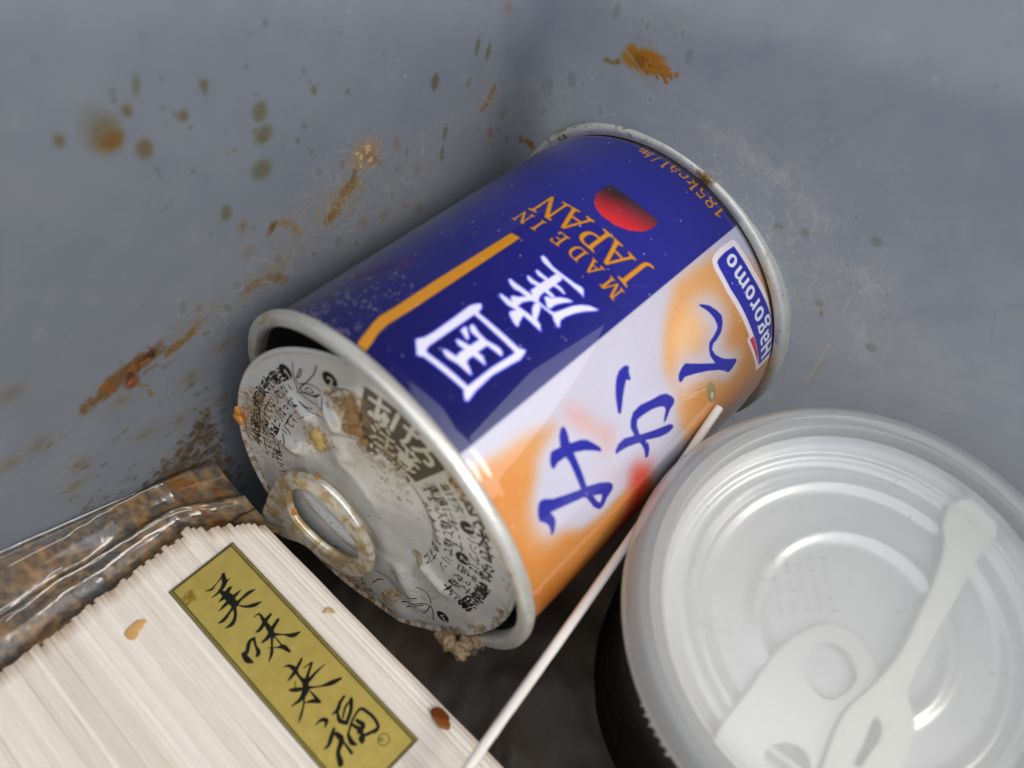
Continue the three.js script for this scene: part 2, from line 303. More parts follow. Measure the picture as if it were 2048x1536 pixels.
  smear([[-67.7, -110.8], [-64.7, -110.4], [-63, -113], [-62, -116.4]], 1.2, '190,152,96', 0.6, 90); smear([[-68, -111.5], [-66, -109.6]], 1, '138,104,52', 0.8, 30);
  smear([[-76, -119.8], [-73, -120.6], [-70, -121.6], [-68, -124.6]], 1.7, '172,140,98', 0.7, 120); fuzz(-72, -121, 4.5, 260, '196,166,124', 0.45, 1.4, 0.7);
  smear([[-13.4, -117.4], [-10.6, -115], [-9.2, -113.4]], 1.4, GOLD, 0.75, 60); fuzz(-11.5, -116, 4.6, 300, '204,182,150', 0.4);
  smear([[-2, -131], [1, -132], [3, -134]], 1.5, '160,122,66', 0.8, 60);
  // the orange splash on the right wall, with its tail
  smear([[29.2, -97.8], [31.5, -97.2], [33.8, -97.6], [36.6, -96.2]], 3.0, '206,136,34', 0.9, 190); smear([[31, -98], [34, -97.4]], 2, '172,98,20', 0.7, 60); smear([[22.6, -101.4], [25, -101.2], [27.6, -99.4]], 1.0, '150,128,74', 0.7, 50); fuzz(33, -97.4, 5, 180, '176,132,60', 0.4);
  // brown smears low on the left wall
  smear([[-110, -121], [-105.5, -119.8], [-101.5, -119.2], [-98, -119], [-94.6, -119]], 2.4, '150,102,48', 0.8, 190); smear([[-101.8, -121], [-99, -119.6], [-95.4, -119]], 1.4, '86,46,24', 0.85, 80); blob(-101.6, -122.2, 1.5, 1.6, '136,58,20', 1.1); smear([[-101.4, -123], [-100, -125.6], [-100.4, -128.6]], 0.7, '176,140,86', 0.8, 36);
  smear([[-94, -121.4], [-91.8, -121.2], [-89.6, -121.4], [-86, -119.6]], 1.6, '168,124,58', 0.7, 90); fuzz(-87, -119, 5, 320, '188,160,122', 0.4, 1.4, 0.7); fuzz(-103, -121, 8, 300, '170,146,112', 0.3, 1.6, 0.7);
  const low = [-116, -107.6, -124.2, -120.9, -117.2, -132.5, -118.9, -121.1, -106, -136.9, -99.3, -140, -104.9, -124.5, -120.4, -136.5, -84.3, -129.4, -93, -131.1, -90.7, -143];
  for (let i = 0; i < low.length; i += 2) { ring(low[i], low[i + 1], rr(1.3, 2.4), rr(0.9, 1.8), '180,152,112', '118,96,58', rr(-0.3, 0.3)); fuzz(low[i], low[i + 1], 4, 90, '176,156,126', 0.3, 1.6, 0.7); }
  for (let i = 0; i < 26; i++) { const s = rr(-130, -84), y = rr(-152, -122); smear([[s, y], [s + rr(1, 5), y + rr(-0.6, 0.8)]], rr(0.5, 1.3), '146,118,78', 0.4, 16); }
  for (let i = 0; i < 150; i++) { const s = rr(-130, -60), y = -142 - rr(0, 60); smear([[s, y], [s + rr(1, 4), y + rr(-1, 1)]], rr(0.8, 2), '96,80,58', 0.16, 10); fuzz(s, y, 2, 6, '150,130,100', 0.2); }   // the tide of sludge along the floor
  for (let i = 0; i < 150; i++) { const s = rr(-60, 130), y = -158 - rr(0, 45); smear([[s, y], [s + rr(1, 4), y + rr(-1, 1)]], rr(0.8, 2), '84,74,60', 0.22, 10); }
  for (let i = 0; i < 420; i++) {                      // brown mould in the corner of the bag end, climbing the wall to a point
    const v = Math.pow(rnd(), 0.6), u = rnd(), s = lerp(-94.2, lerp(-112, -98, u), v) + 2.2 * v * (rnd() + rnd() + rnd() - 1.5), y = lerp(-143.6, lerp(-152, -172, u), v) + 2.4 * (rnd() + rnd() + rnd() - 1.5);
    smear([[s, y], [s + rr(-1, 1), y + rr(-1, 1)]], rr(0.6, 1.8), ['120,92,58', '96,70,40', '146,116,78', '74,56,36'][i % 4], 0.5, 4); if (i % 3 === 0) fuzz(s, y, 1.2, 5, '170,140,100', 0.4);
  }
  // pale crust on the right wall
  const crust = (pts, n, w) => { for (let i = 0; i < n; i++) { const t = rnd() * (pts.length - 1), k = Math.floor(t), f = t - k; const px = lerp(pts[k][0], pts[k + 1][0], f) + (rnd() + rnd() - 1) * w, py = lerp(pts[k][1], pts[k + 1][1], f) + (rnd() + rnd() - 1) * w; fuzz(px, py, 0.9, 3, '214,216,216', 0.4); } };
  crust([[50.2, -103.2], [59.8, -103.1], [66.2, -103.5], [73.9, -105.2], [84.3, -107.5]], 330, 2.2); crust([[84, -118], [96, -112.4], [101, -116], [100, -124], [106, -132]], 200, 2); crust([[60, -118], [74.2, -128.2], [91, -128.2]], 240, 6);
  fuzz(66, -116, 24, 1200, '206,208,210', 0.2, 1.2, 0.7); fuzz(92, -124, 18, 700, '206,208,210', 0.18); fuzz(110, -120, 16, 300, '196,198,200', 0.1);
  for (const [s, y, q] of [[75.5, -114.6, 0], [81.8, -112.1, 0.2], [91.6, -126.1, -0.5], [95.5, -105.1, 0], [106.5, -128.3, -0.2]]) blob(s, y, 1.4, 1.2, '120,122,104', 0.55, q); smear([[92.6, -127], [93.4, -128.6]], 0.6, '166,118,66', 0.7, 20);
  smear([[98.6, -135.5], [99.2, -150]], 1.1, '172,160,142', 0.5, 60); x.strokeStyle = 'rgba(214,208,196,.5)'; x.lineWidth = 0.9; x.beginPath(); x.moveTo(98.4, 134.6); x.lineTo(98.8, 149); x.stroke();
  x.strokeStyle = 'rgba(190,186,180,.5)'; x.lineWidth = 0.9; x.beginPath(); x.moveTo(25.6, 95.9); x.lineTo(49, 107.4); x.stroke();   // an old scratch down to the can
  // milky webs of dried liquid: ridged noise, thickest where the photograph shows them
  const web = (s0, s1, y0, y1, spots, gain) => {
    const i0 = Math.round((s0 + 140) * S), i1 = Math.round((s1 + 140) * S), j0 = Math.round((57 - y1) * S), j1 = Math.round((57 - y0) * S), im = x.getImageData(i0, j0, i1 - i0, j1 - j0), d = im.data;
    for (let j = 0; j < j1 - j0; j++) for (let i = 0; i < i1 - i0; i++) {
      const s = (i + i0) / S - 140, y = 57 - (j + j0) / S; let m = 0; for (const [a, b, r, k] of spots) m += (k ?? 1) * Math.exp(-((s - a) ** 2 + (y - b) ** 2) / (r * r)); if (m < 0.04) continue;
      const wx = s + 3 * noise(s * 0.3, y * 0.3, 4), wy = y + 3 * noise(s * 0.3, y * 0.3, 11), q = 1 - Math.abs(2 * noise(wx * 0.34, wy * 0.34, 1) - 1), q2 = 1 - Math.abs(2 * noise(wx * 0.9, wy * 0.9, 6) - 1);
      const v = gain * Math.min(1, m) * (0.5 * smoothstep(q, 0.86, 1) + 0.35 * smoothstep(q2, 0.84, 1) + 0.3 * fbm(wx * 0.5, wy * 0.5, 9, 3)) * (0.55 + 0.9 * noise(s * 2.6, y * 2.6, 3)), o = (j * (i1 - i0) + i) * 4;
      d[o] = lerp(d[o], 216, v); d[o + 1] = lerp(d[o + 1], 216, v); d[o + 2] = lerp(d[o + 2], 214, v);
    }
    x.putImageData(im, i0, j0);
  };
  web(40, 125, -150, -92, [[56, -105, 9, 0.8], [68, -106, 9], [80, -110, 8], [72, -122, 13, 0.8], [92, -124, 11, 0.8], [100, -116, 9, 0.7], [108, -128, 9, 0.6], [60, -118, 9, 0.6]], 0.85);
  web(-92, 30, -138, -98, [[-46, -108, 8], [-54, -117, 10], [-40, -122, 9], [-70, -120, 9, 0.9], [-30, -118, 8, 0.8], [-12, -117, 8, 0.9], [4, -120, 9, 0.7], [16, -112, 9, 0.5], [-82, -122, 9, 0.8]], 0.85);
  return tex(c);
}
{
  const tub = thing('plastic_tub', 'cloudy grey blue plastic tub with splashed stained walls around all the groceries', 'tub');
  const LA = 0.30, LB = 0.36, r = 0.009, T = 0.002, path = [];              // lengths of the walls, radius of the corners
  const corners = [CORNER.clone().addScaledVector(D_LEFT, LA), CORNER.clone(), CORNER.clone().addScaledVector(D_RIGHT, LB), CORNER.clone().addScaledVector(D_RIGHT, LB).addScaledVector(D_LEFT, LA)];
  for (let k = 0; k < 4; k++) {
    const c = corners[k], a = corners[(k + 3) % 4].clone().sub(c).normalize(), b = corners[(k + 1) % 4].clone().sub(c).normalize();
    for (let i = 0; i <= 8; i++) { const t = (i / 8) * Math.PI / 2, p = c.clone().addScaledVector(a, r * (1 - Math.sin(t))).addScaledVector(b, r * (1 - Math.cos(t))); path.push([p.x, p.z, p.clone().sub(CORNER).dot(D_RIGHT) - p.clone().sub(CORNER).dot(D_LEFT), k]); }
  }
  path.push(path[0]);
  const WM = phy({ map: wallTexture(), roughness: 1, clearcoat: 0.35, clearcoatRoughness: 0.32, transmission: 0.7, thickness: 0, ior: 1.45, bumpMap: noiseTex(256, 26, 26, 0.2, 0.8), bumpScale: 0.00006, specularIntensity: 0.3 });
  WM.bumpMap.repeat.set(3, 3);
  const pos = [], uv = [], ix = [];
  const rimAt = (x, z) => { const q = V(x, 0, z).sub(CORNER); return -0.094 + 0.25 * q.dot(N1) + 0.5 * q.dot(N2); };   // the tub leans towards this corner, so its rim does
  const last = path.length - 1, ring = path.slice(0, last);
  const outward = ring.map((p, i) => { const a = ring[(i + last - 1) % last], c = ring[(i + 1) % last]; return V(c[1] - a[1], 0, a[0] - c[0]).normalize(); });
  if (outward[0].dot(V(ring[0][0] - 0.2, 0, ring[0][1] - 0.2)) < 0 && outward[12].dot(N1) + outward[12].dot(N2) > 0) outward.forEach((o) => o.negate());
  const col = 14, lip = [[0, 0], [0.0015, 0.0035], [0.0045, 0.0055], [0.012, 0.0068], [0.024, 0.0075], [0.026, 0.0066], [0.0262, 0.002]];
  path.forEach(([x, z, s, k], i) => {
    const u = k > 1 || i === last ? 2 : (s * 1000 + 140) / 280, top = rimAt(x, z) - 0.004, o = outward[i % last];        // the far walls are plain
    for (let j = 0; j <= col; j++) { const y = lerp(FLOOR - 0.001, top, j / col); pos.push(x, y, z); uv.push(u, (y * 1000 + 203) / 260); }
    for (let j = 1; j < lip.length; j++) { pos.push(x + o.x * lip[j][0], top + lip[j][1], z + o.z * lip[j][0]); uv.push(u, ((top + lip[j][1] + lip[j][0] * 0.5) * 1000 + 203) / 260); }
    const n = col + lip.length; if (i) for (let j = 0; j < n - 1; j++) { const a = (i - 1) * n + j, b = i * n + j; ix.push(a, a + 1, b, a + 1, b + 1, b); }
  });
  const g = new THREE.BufferGeometry(); g.setAttribute('position', new THREE.Float32BufferAttribute(pos, 3)); g.setAttribute('uv', new THREE.Float32BufferAttribute(uv, 2)); g.setIndex(ix); g.computeVertexNormals();
  mesh('side_wall', g, WM, tub);
  const sh = new THREE.Shape(path.slice(0, -1).map(([x, z]) => new THREE.Vector2(x, -z))), fl = new THREE.ShapeGeometry(sh); fl.rotateX(-Math.PI / 2); fl.translate(0, FLOOR, 0);
  mesh('floor', fl, std({ color: 0x5a6068, roughness: 0.7, side: THREE.DoubleSide }), tub);
  const sp = (pts, mat, rad, n = 4, flat = 0.13) => pts.forEach(([s, y, k]) => { const b = mesh('dried_speck', lump(rad * (k || 1) * mm, rr(0.8, 1.5), rr(0.8, 1.6), flat, 0.75, n), mat, tub); const nrm = s < 0 ? N1 : N2, tx = V(0, 1, 0).cross(nrm).normalize(); frame(b, tx, V(0, 1, 0), nrm, onWall(s, y, 0.05)); });
  const orange = std({ color: 0xbd7f26, roughness: 0.85 }), brown = std({ color: 0x6b4016, roughness: 0.6 }), tan = std({ color: 0xa98a5e, roughness: 0.9 });
  const many = (n, s0, s1, y0, y1) => Array.from({ length: n }, () => [rr(s0, s1), rr(y0, y1), rr(0.5, 1.2)]);
  sp(many(26, 29.5, 37, -98.8, -95.4), orange, 0.62); sp(many(9, -109, -95, -121.4, -118.8), brown, 0.7); sp([[-101.6, -122.2, 0.9]], std({ color: 0x7a3c14, roughness: 0.4 }), 0.85, 3, 0.2);
  sp(many(12, -46, -42.6, -111, -106.6), tan, 0.5);
}
// the ground the tub stands on
{
  const gt = noiseTex(512, 60, 60, 0.3, 0.7); gt.repeat.set(30, 30);
  const house = std({ color: 0x4a4138, roughness: 0.9 }), box = (name, w, h, d, x, y, z) => { const b = mesh(name, new THREE.BoxGeometry(w, h, d).translate(x, y, z), house, scene); b.userData.kind = 'structure'; };
  box('house_wall', 6.4, 3.2, 0.2, -1.0, FLOOR - 0.006 + 1.6, -0.75); { const w = mesh('low_wall', new THREE.BoxGeometry(1.6, 0.2, 0.12), house, scene); w.userData.kind = 'structure'; const c = CORNER.clone().addScaledVector(D_LEFT, 0.2).addScaledVector(N1, -0.078).setY(FLOOR - 0.006 + 0.1); frame(w, D_LEFT, V(0, 1, 0), D_LEFT.clone().cross(V(0, 1, 0)), c); }
  box('awning', 1.15, 0.08, 1.0, 1.75, 2.36, -0.2);   // outside the frame: they leave only the sky at the right to mirror in the tin
  const gr = mesh('ground', new THREE.PlaneGeometry(30, 30).rotateX(-Math.PI / 2).translate(0, FLOOR - 0.006, 0), std({ color: 0x8d8a84, roughness: 0.95, map: null, bumpMap: gt, bumpScale: 0.004 }), scene);
  gr.userData.kind = 'structure';
}
// dried sludge on the floor: a lumpy brown sheet, banked up under the tin
{
  const low = (x, z) => { const a = V(x, 0, z).sub(CORNER), dl = a.dot(N1), dr = a.dot(N2); const bank = 0.014 * smoothstep(0.055 - dl, 0, 0.055) * smoothstep(0.07 - dr, 0, 0.07); return FLOOR + 0.002 + bank + 0.004 * fbm(x * 90, z * 90, 2) + 0.0016 * fbm(x * 420, z * 420, 5); };
  const g = grid(150, 150, (u, v) => { const a = CORNER.clone().addScaledVector(D_LEFT, 0.001 + u * 0.296).addScaledVector(D_RIGHT, 0.001 + v * 0.25); return [a.x, low(a.x, a.z), a.z]; });
  const p = g.attributes.position, c = [];
  for (let i = 0; i < p.count; i++) { const n = fbm(p.getX(i) * 130, p.getZ(i) * 130, 8), q = fbm(p.getX(i) * 40, p.getZ(i) * 40, 3), k = 0.5 + n * 0.9; c.push(0.05 * k + 0.5 * Math.max(0, q - 0.52), 0.036 * k + 0.38 * Math.max(0, q - 0.52), 0.023 * k + 0.22 * Math.max(0, q - 0.52)); }
  g.setAttribute('color', new THREE.Float32BufferAttribute(c, 3));
  const s = mesh('sludge', g, phy({ vertexColors: true, roughness: 0.55 }), scene); s.userData.kind = 'stuff';
  tag(s, 'dark brown dried sludge covering the tub floor between the packet and cans', 'sludge');
}

// ---------------------------------------------------------------- the mandarin tin
const CAN = { at: V(-0.02546, -0.13907814, -0.05702959), axis: V(0.68424793, -0.13679516, -0.7163043), out: V(0.37226442, 0.91014916, 0.18179028), right: V(-0.62707573, 0.39104423, -0.67369165), R: 36.9, H: 81.7 };
function labelTexture() {
  const S = 2048 / 116, [c, x] = canvas(2048, 1444); x.setTransform(S, 0, 0, S, 58 * S, 0);
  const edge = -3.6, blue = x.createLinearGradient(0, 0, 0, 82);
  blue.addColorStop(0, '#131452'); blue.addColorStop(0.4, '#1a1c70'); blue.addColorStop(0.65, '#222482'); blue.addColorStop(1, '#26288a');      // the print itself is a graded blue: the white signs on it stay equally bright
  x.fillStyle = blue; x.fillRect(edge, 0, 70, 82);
  x.fillStyle = '#c2bfce'; x.fillRect(-58, 0, 58 + edge, 82);
  const P = (q) => { x.beginPath(); for (let i = 0; i < q.length; i += 2) x[i ? 'lineTo' : 'moveTo'](q[i], q[i + 1]); x.closePath(); };
  x.save(); x.beginPath(); x.rect(-58, 0, 58 + edge, 82); x.clip();
  const soft = (b) => { x.filter = b ? `blur(${b * S}px)` : 'none'; };
  soft(1.1); x.fillStyle = '#dea063'; P([-4.5, 56, -5, 68, -9, 74, -14, 77, -20, 83, -60, 83, -60, 55, -42, 52, -34, 46.5, -24, 43, -14.5, 44.5, -9, 49]); x.fill();
  soft(2.5); x.fillStyle = '#d08a45'; P([-16, 60, -22, 50, -36, 52, -60, 58, -60, 84, -26, 84, -20, 72]); x.fill();
  soft(1.2); x.fillStyle = '#e8b884'; P([-9, 54, -12, 48, -17, 48, -16, 58, -11, 64]); x.fill();
  soft(1); x.fillStyle = '#d48a44'; P([-6, 1, -7.5, 8, -8.4, 15, -9.4, 20, -11.6, 19, -12, 13, -17, 9, -24, 10, -30, 16, -30.5, 26, -32, 33, -38, 37, -62, 42, -62, -3, -10, -3]); x.fill();
  soft(2); x.fillStyle = '#c4722e'; P([-34, 4, -60, 0, -60, 30, -46, 26, -40, 16]); x.fill(); x.fillStyle = '#dca468'; P([-9, 10, -9.8, 17, -12, 9]); x.fill();
  soft(1.5); x.strokeStyle = '#d2402c'; x.lineWidth = 5.4; x.lineCap = 'round'; x.beginPath(); x.moveTo(-29, 32); x.quadraticCurveTo(-38, 34, -44, 27); x.quadraticCurveTo(-48, 22, -52, 16); x.stroke();
  x.strokeStyle = 'rgba(224,140,110,.85)'; x.lineWidth = 3; x.beginPath(); x.moveTo(-10.5, 22.5); x.quadraticCurveTo(-15, 23, -19, 27.6); x.stroke(); x.strokeStyle = 'rgba(232,168,140,.7)'; x.lineWidth = 2.4; x.beginPath(); x.moveTo(-24, 22); x.lineTo(-26, 26); x.stroke();
  soft(0); for (let i = 0; i < 2600; i++) { const u = rr(-58, -4), h = rr(0, 82); x.fillStyle = rnd() < 0.5 ? 'rgba(150,80,30,.03)' : 'rgba(255,224,180,.05)'; x.beginPath(); x.arc(u, h, rr(0.1, 0.5), 0, 7); x.fill(); }   // peel
  soft(1.8); x.fillStyle = '#c8c5d6'; x.strokeStyle = '#c8c5d6'; x.lineJoin = 'round';
  for (const k of ['mi', 'mi2', 'ka', 'n']) { x.lineWidth = 2.7; poly(x, INK[k]); x.fill(); x.stroke(); }
  soft(0.7); x.strokeStyle = '#f2a890'; x.lineWidth = 0.7; curve(x, [-400, 42, -428, 46, -470, 66, -482, 110, -482, 170, -484, 290]); x.stroke();
  soft(0); x.fillStyle = '#26289a'; for (const k of ['mi', 'mi2', 'ka', 'n']) { poly(x, INK[k]); x.fill('evenodd'); }
  x.fillStyle = '#26289a'; poly(x, INK.mi2); x.fill(); poly(x, INK.ka); x.fill();
  x.strokeStyle = '#f3e6ea'; x.lineWidth = 2.4; x.lineJoin = 'round'; poly(x, INK.logoBand); x.stroke(); poly(x, INK.logoFlag); x.lineWidth = 1.4; x.stroke();
  x.fillStyle = '#d8334a'; poly(x, INK.logoFlag); x.fill(); x.fillStyle = '#2b2da6'; poly(x, INK.logoBand); x.fill();
  x.fillStyle = '#f0eef6'; x.textAlign = 'center'; x.textBaseline = 'alphabetic';
  const LG = [['H', -30.4, 74.4], ['a', -27.2, 73.9], ['g', -24.2, 73.4], ['o', -21, 72.8], ['r', -18.4, 72.3], ['o', -15.8, 71.7], ['m', -12.1, 71], ['o', -8.3, 70.5]];
  LG.forEach(([ch, u, h], i) => { const a = LG[Math.max(0, i - 1)], b = LG[Math.min(7, i + 1)], k = lerp(6.0, 5.0, i / 7); x.save(); x.translate(u, h); x.rotate(Math.atan2(b[2] - a[2], b[1] - a[1])); x.scale(0.92, 1); x.font = `bold ${k}px sans-serif`; x.fillText(ch, 0, k * 0.3); x.restore(); });
  x.restore();
  // on the blue: golden bracket, brush signs, half sun, gold type
  x.fillStyle = '#c9861e'; poly(x, INK.stripe); x.fill(); x.strokeStyle = '#3a2430'; x.lineWidth = 0.12; x.stroke();
  x.lineJoin = 'round'; x.strokeStyle = '#4246d8'; x.fillStyle = '#e2e0f0';
  for (const [k, rule] of [['kuniFrame', 'evenodd'], ['kuniIn', 'nonzero'], ['san', 'nonzero']]) { x.lineWidth = 0.5; for (const q of k === 'kuniFrame' ? [INK[k]] : INK[k].map((q) => [q])) { poly(x, q); x.stroke(); } for (const q of k === 'kuniFrame' ? [INK[k]] : INK[k].map((q) => [q])) { poly(x, q); x.fill(rule); } }
  const rg = x.createLinearGradient(9, 54.5, 11, 62.4); rg.addColorStop(0, '#dc2a38'); rg.addColorStop(0.3, '#c82630'); rg.addColorStop(0.7, '#7c2630'); rg.addColorStop(1, '#30262e'); x.fillStyle = rg; poly(x, INK.sun); x.fill();
  x.fillStyle = '#cf8a22'; x.strokeStyle = '#5a3420'; x.textAlign = 'center'; x.textBaseline = 'alphabetic';
  const put = (ch, u, base, size, w = 0.22, sx = 1) => { x.save(); x.translate(u, base); x.scale(sx, 1); x.font = `${size}px serif`; x.lineWidth = w; x.strokeText(ch, 0, 0); x.fillText(ch, 0, 0); x.restore(); };
  [['M', 1.8], ['A', 6.6], ['D', 10.5], ['E', 14.7], ['I', 19.7], ['N', 23.3]].forEach(([ch, u]) => put(ch, u, 45.47, 4.25));
  [['J', 1.5], ['A', 5.9], ['P', 10.9], ['A', 16.2], ['N', 21.7]].forEach(([ch, u]) => put(ch, u, 52.65, 8, 0.25));
  ['1', '8', '5', 'k', 'c', 'a', 'l', '/'].forEach((ch, i) => put(ch, [0.5, 2.9, 5.4, 8, 10.4, 12.7, 14.7, 16.6][i], 77.2, 4.3, 0.2));
  x.save(); x.translate(19.6, 75.6); x.strokeStyle = '#cf8a22'; glyph(x, '缶', 3.1, 0.36); x.restore();
  // wear: pale specks, a few nicks, mould dust at the shoulder, an olive drop by the stick
  for (let i = 0; i < 330; i++) { x.fillStyle = `rgba(235,236,245,${rr(0.3, 0.95)})`; x.beginPath(); x.arc(rr(-50, 52), rr(3, 80), rr(0.05, 0.16), 0, 7); x.fill(); }
  for (let i = 0; i < 900; i++) { const u = 22 + 34 * Math.pow(rnd(), 0.8), h = 3.5 + 16 * Math.pow(rnd(), 1.7); if (fbm(u * 0.5, h * 0.5, 4) < 0.47) continue; x.fillStyle = `rgba(${rnd() < 0.4 ? '186,164,126' : '170,166,158'},${rr(0.25, 0.8)})`; x.beginPath(); x.ellipse(u, h, rr(0.08, 0.3), rr(0.08, 0.22), rr(0, 3), 0, 7); x.fill(); }
  for (let i = 0; i < 500; i++) { const u = 44 + rr(0, 13), h = rr(4, 78); if (fbm(u * 0.3, h * 0.2, 6) < 0.5) continue; x.fillStyle = `rgba(120,104,84,${rr(0.1, 0.4)})`; x.beginPath(); x.ellipse(u, h, rr(0.1, 0.5), rr(0.1, 0.7), 0, 0, 7); x.fill(); }
  for (let i = 0; i < 40; i++) { const u = rr(-40, 40), h = rr(6, 78); x.strokeStyle = `rgba(225,228,240,${rr(0.1, 0.35)})`; x.lineWidth = 0.07; x.beginPath(); x.moveTo(u, h); x.lineTo(u + rr(-2, 2), h + rr(-3, 3)); x.stroke(); }
  x.fillStyle = 'rgba(150,140,84,.85)'; x.beginPath(); x.ellipse(-27.6, 54.6, 2.6, 1.35, -0.2, 0, 7); x.fill(); x.fillStyle = 'rgba(196,196,176,.9)'; x.beginPath(); x.ellipse(-28.6, 54.9, 1.1, 0.6, -0.2, 0, 7); x.fill(); x.strokeStyle = 'rgba(86,74,40,.8)'; x.lineWidth = 0.18; x.beginPath(); x.ellipse(-28.5, 54.8, 1.2, 0.7, -0.2, 0, 7); x.stroke();
  x.strokeStyle = 'rgba(232,214,206,.7)'; x.lineWidth = 0.14; for (let i = 0; i < 9; i++) { x.beginPath(); x.moveTo(-20 - i * 0.5, 46 + rr(0, 2)); x.lineTo(-21 - i * 0.6, 50 + rr(0, 4)); x.stroke(); }
  return tex(c);
}
function rimTexture(dirt) {                            // u once round the rim: bare metal with rust coloured and pale residue where it shows in the photograph
  const [c, x] = canvas(1024, 64); x.fillStyle = '#dfe0de'; x.fillRect(0, 0, 1024, 64);
  grain(x, 1024, 64, (i, j, d, o) => { d[o + 2] -= 10; d[o + 1] -= 3; const k = (fbm(i / 18, j / 6, 2) - 0.48) * 40 + (noise(i * 0.8, j * 0.8, 3) - 0.5) * 14; d[o] += k; d[o + 1] += k; d[o + 2] += k; });
  for (let i = 0; i < 260; i++) { x.fillStyle = `rgba(70,66,58,${rr(0.1, 0.5)})`; x.fillRect(rr(0, 1024), rr(0, 64), rr(0.6, 2), rr(0.6, 3)); }
  for (const [deg, w, n, col] of dirt) for (let i = 0; i < n; i++) { const a = deg + (rnd() + rnd() - 1) * w, u = (((a % 360) + 360) % 360) / 360 * 1024; const dv = rr(0, 64), big = rnd() < 0.25 ? 1 : 0.45; if (fbm(u / 9, dv / 14, 5) < 0.46) continue; x.fillStyle = `rgba(${col},${rr(0.12, 0.6)})`; x.beginPath(); x.ellipse(u, dv, rr(0.6, 3) * big, rr(1, 8) * big, rr(-0.6, 0.6), 0, 7); x.fill(); }
  return tex(c, true, true);
}
{
  const can = thing('mandarin_tin', 'blue and orange mandarin orange tin lying opened in the corner of the tub', 'tin can');
  frame(can, CAN.right, CAN.axis.clone().negate(), CAN.out, CAN.at);
  const prof = [[37.0, -2.1], [36.4, -2.7], [36.3, -3.2], [36.7, -4.4], [36.9, -5.6], [36.9, -75.6], [36.7, -76.6], [36.1, -77.4], [35.5, -78.7]];
  const round = (pr, nth, from, to) => { const g = grid(nth, pr.length - 1, (u, v) => { const k = Math.round(v * (pr.length - 1)), t = lerp(from, to, u), [r, y] = pr[k]; return [r * mm * Math.sin(t), y * mm, r * mm * Math.cos(t)]; }); const p = g.attributes.position, q = g.attributes.uv; for (let j = 0; j < pr.length; j++) for (let i = 0; i <= nth; i++) { const n = j * (nth + 1) + i; q.setXY(n, (lerp(from, to, i / nth) * CAN.R + 58) / 116, 1 + (pr[j][1]) / 81.7); } return g; };
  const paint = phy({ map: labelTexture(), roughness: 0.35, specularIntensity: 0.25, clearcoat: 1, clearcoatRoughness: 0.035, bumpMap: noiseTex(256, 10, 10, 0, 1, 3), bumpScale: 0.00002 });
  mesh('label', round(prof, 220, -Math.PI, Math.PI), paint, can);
  const steel = (t, rough = 0.34, metal = 0.55) => phy({ map: t, metalness: metal, roughness: rough });
  mesh('inner_wall', lathe([[36.0, -1], [35.9, -6], [35.8, -40], [35.8, -80]], 96), std({ color: 0x6a6a66, metalness: 0.5, roughness: 0.5, side: THREE.DoubleSide }), can);
  const seam = [[35.2, -2.6], [35.3, -1.2], [35.9, -0.25], [36.8, 0], [37.7, -0.15], [38.2, -0.7], [38.25, -1.7], [37.9, -2.4], [37.0, -2.5]];
  const seamSpline = (pr) => new THREE.SplineCurve(pr.map(([r, y]) => new THREE.Vector2(r, y))).getPoints(28).map((p) => [p.x, p.y]);
  mesh('top_rim', lathe(seamSpline(seam), 160), steel(rimTexture([[72, 14, 600, '196,164,128'], [100, 26, 600, '190,156,110'], [84, 10, 160, '206,168,124'], [-6, 10, 40, '170,130,80'], [-60, 26, 60, '176,150,100'], [130, 20, 100, '176,140,92']]), 0.38), can);
  const base = mesh('base_rim', lathe(seamSpline([[36.2, -78.3], [37.4, -77.9], [38.2, -78.2], [38.5, -79.2], [38.5, -80.4], [38.2, -81.3], [37.4, -81.7], [36.2, -81.5], [34.8, -80.4], [34.6, -79.2]]), 160), steel(rimTexture([[11, 4, 420, '120,88,40'], [20, 5, 60, '110,84,48'], [68, 16, 300, '90,62,34'], [40, 14, 40, '120,96,60'], [88, 10, 80, '160,110,50'], [-20, 40, 50, '190,180,150']]), 0.36, 0.3), can);
  mesh('base_end', lathe([[0, -79.4], [30, -79.4], [33, -80.2], [34.6, -79.2]], 96), steel(null, 0.4), can).material.color.set(0xb8b8b4);

  // the lid: torn off all round and pressed back in at a slant
  const LC = V(-0.02694469, -0.1411651, -0.05597002), LN = V(-0.53674697, 0.30603166, 0.78628704), LX = V(0.67684234, -0.40023858, 0.6178135), LY = V(0.5037729, 0.86380189, 0.00769166);
  can.updateMatrix(); const holder = new THREE.Object3D(); frame(holder, LX, LY, LN, LC); holder.updateMatrix();
  const rel = can.matrix.clone().invert().multiply(holder.matrix);
  const S = 1536 / 68, [c, x] = canvas(1536, 1536); x.setTransform(S, 0, 0, -S, 768, 768);
  x.fillStyle = '#dbdad4'; x.fillRect(-34, -34, 68, 68);
  const flat = (f) => { x.save(); f(); x.restore(); };
  x.fillStyle = '#5a534b'; poly(x, INK.sector); x.fill();
  const INKED = '#191813', ringText = (s, r, angles, size, w, col) => [...s].forEach((ch, i) => { const a = Array.isArray(angles) ? angles[i] : angles(i); if (a === undefined) return; flat(() => { x.rotate(a * R); x.translate(r, 0); x.rotate(-90 * R); x.scale(1, -1); x.strokeStyle = x.fillStyle = col || INKED; glyph(x, ch, size, w); }); });
  const badge = (a, r, n, k = 1.55) => flat(() => { x.rotate(a * R); x.translate(r, 0); x.rotate(-90 * R); x.scale(1, -1); x.fillStyle = INKED; x.beginPath(); x.arc(0, 0, k, 0, 7); x.fill(); x.fillStyle = '#d0cec6'; x.font = `bold ${k * 1.7}px sans-serif`; x.textAlign = 'center'; x.textBaseline = 'middle'; x.fillText(n, 0, 0); });
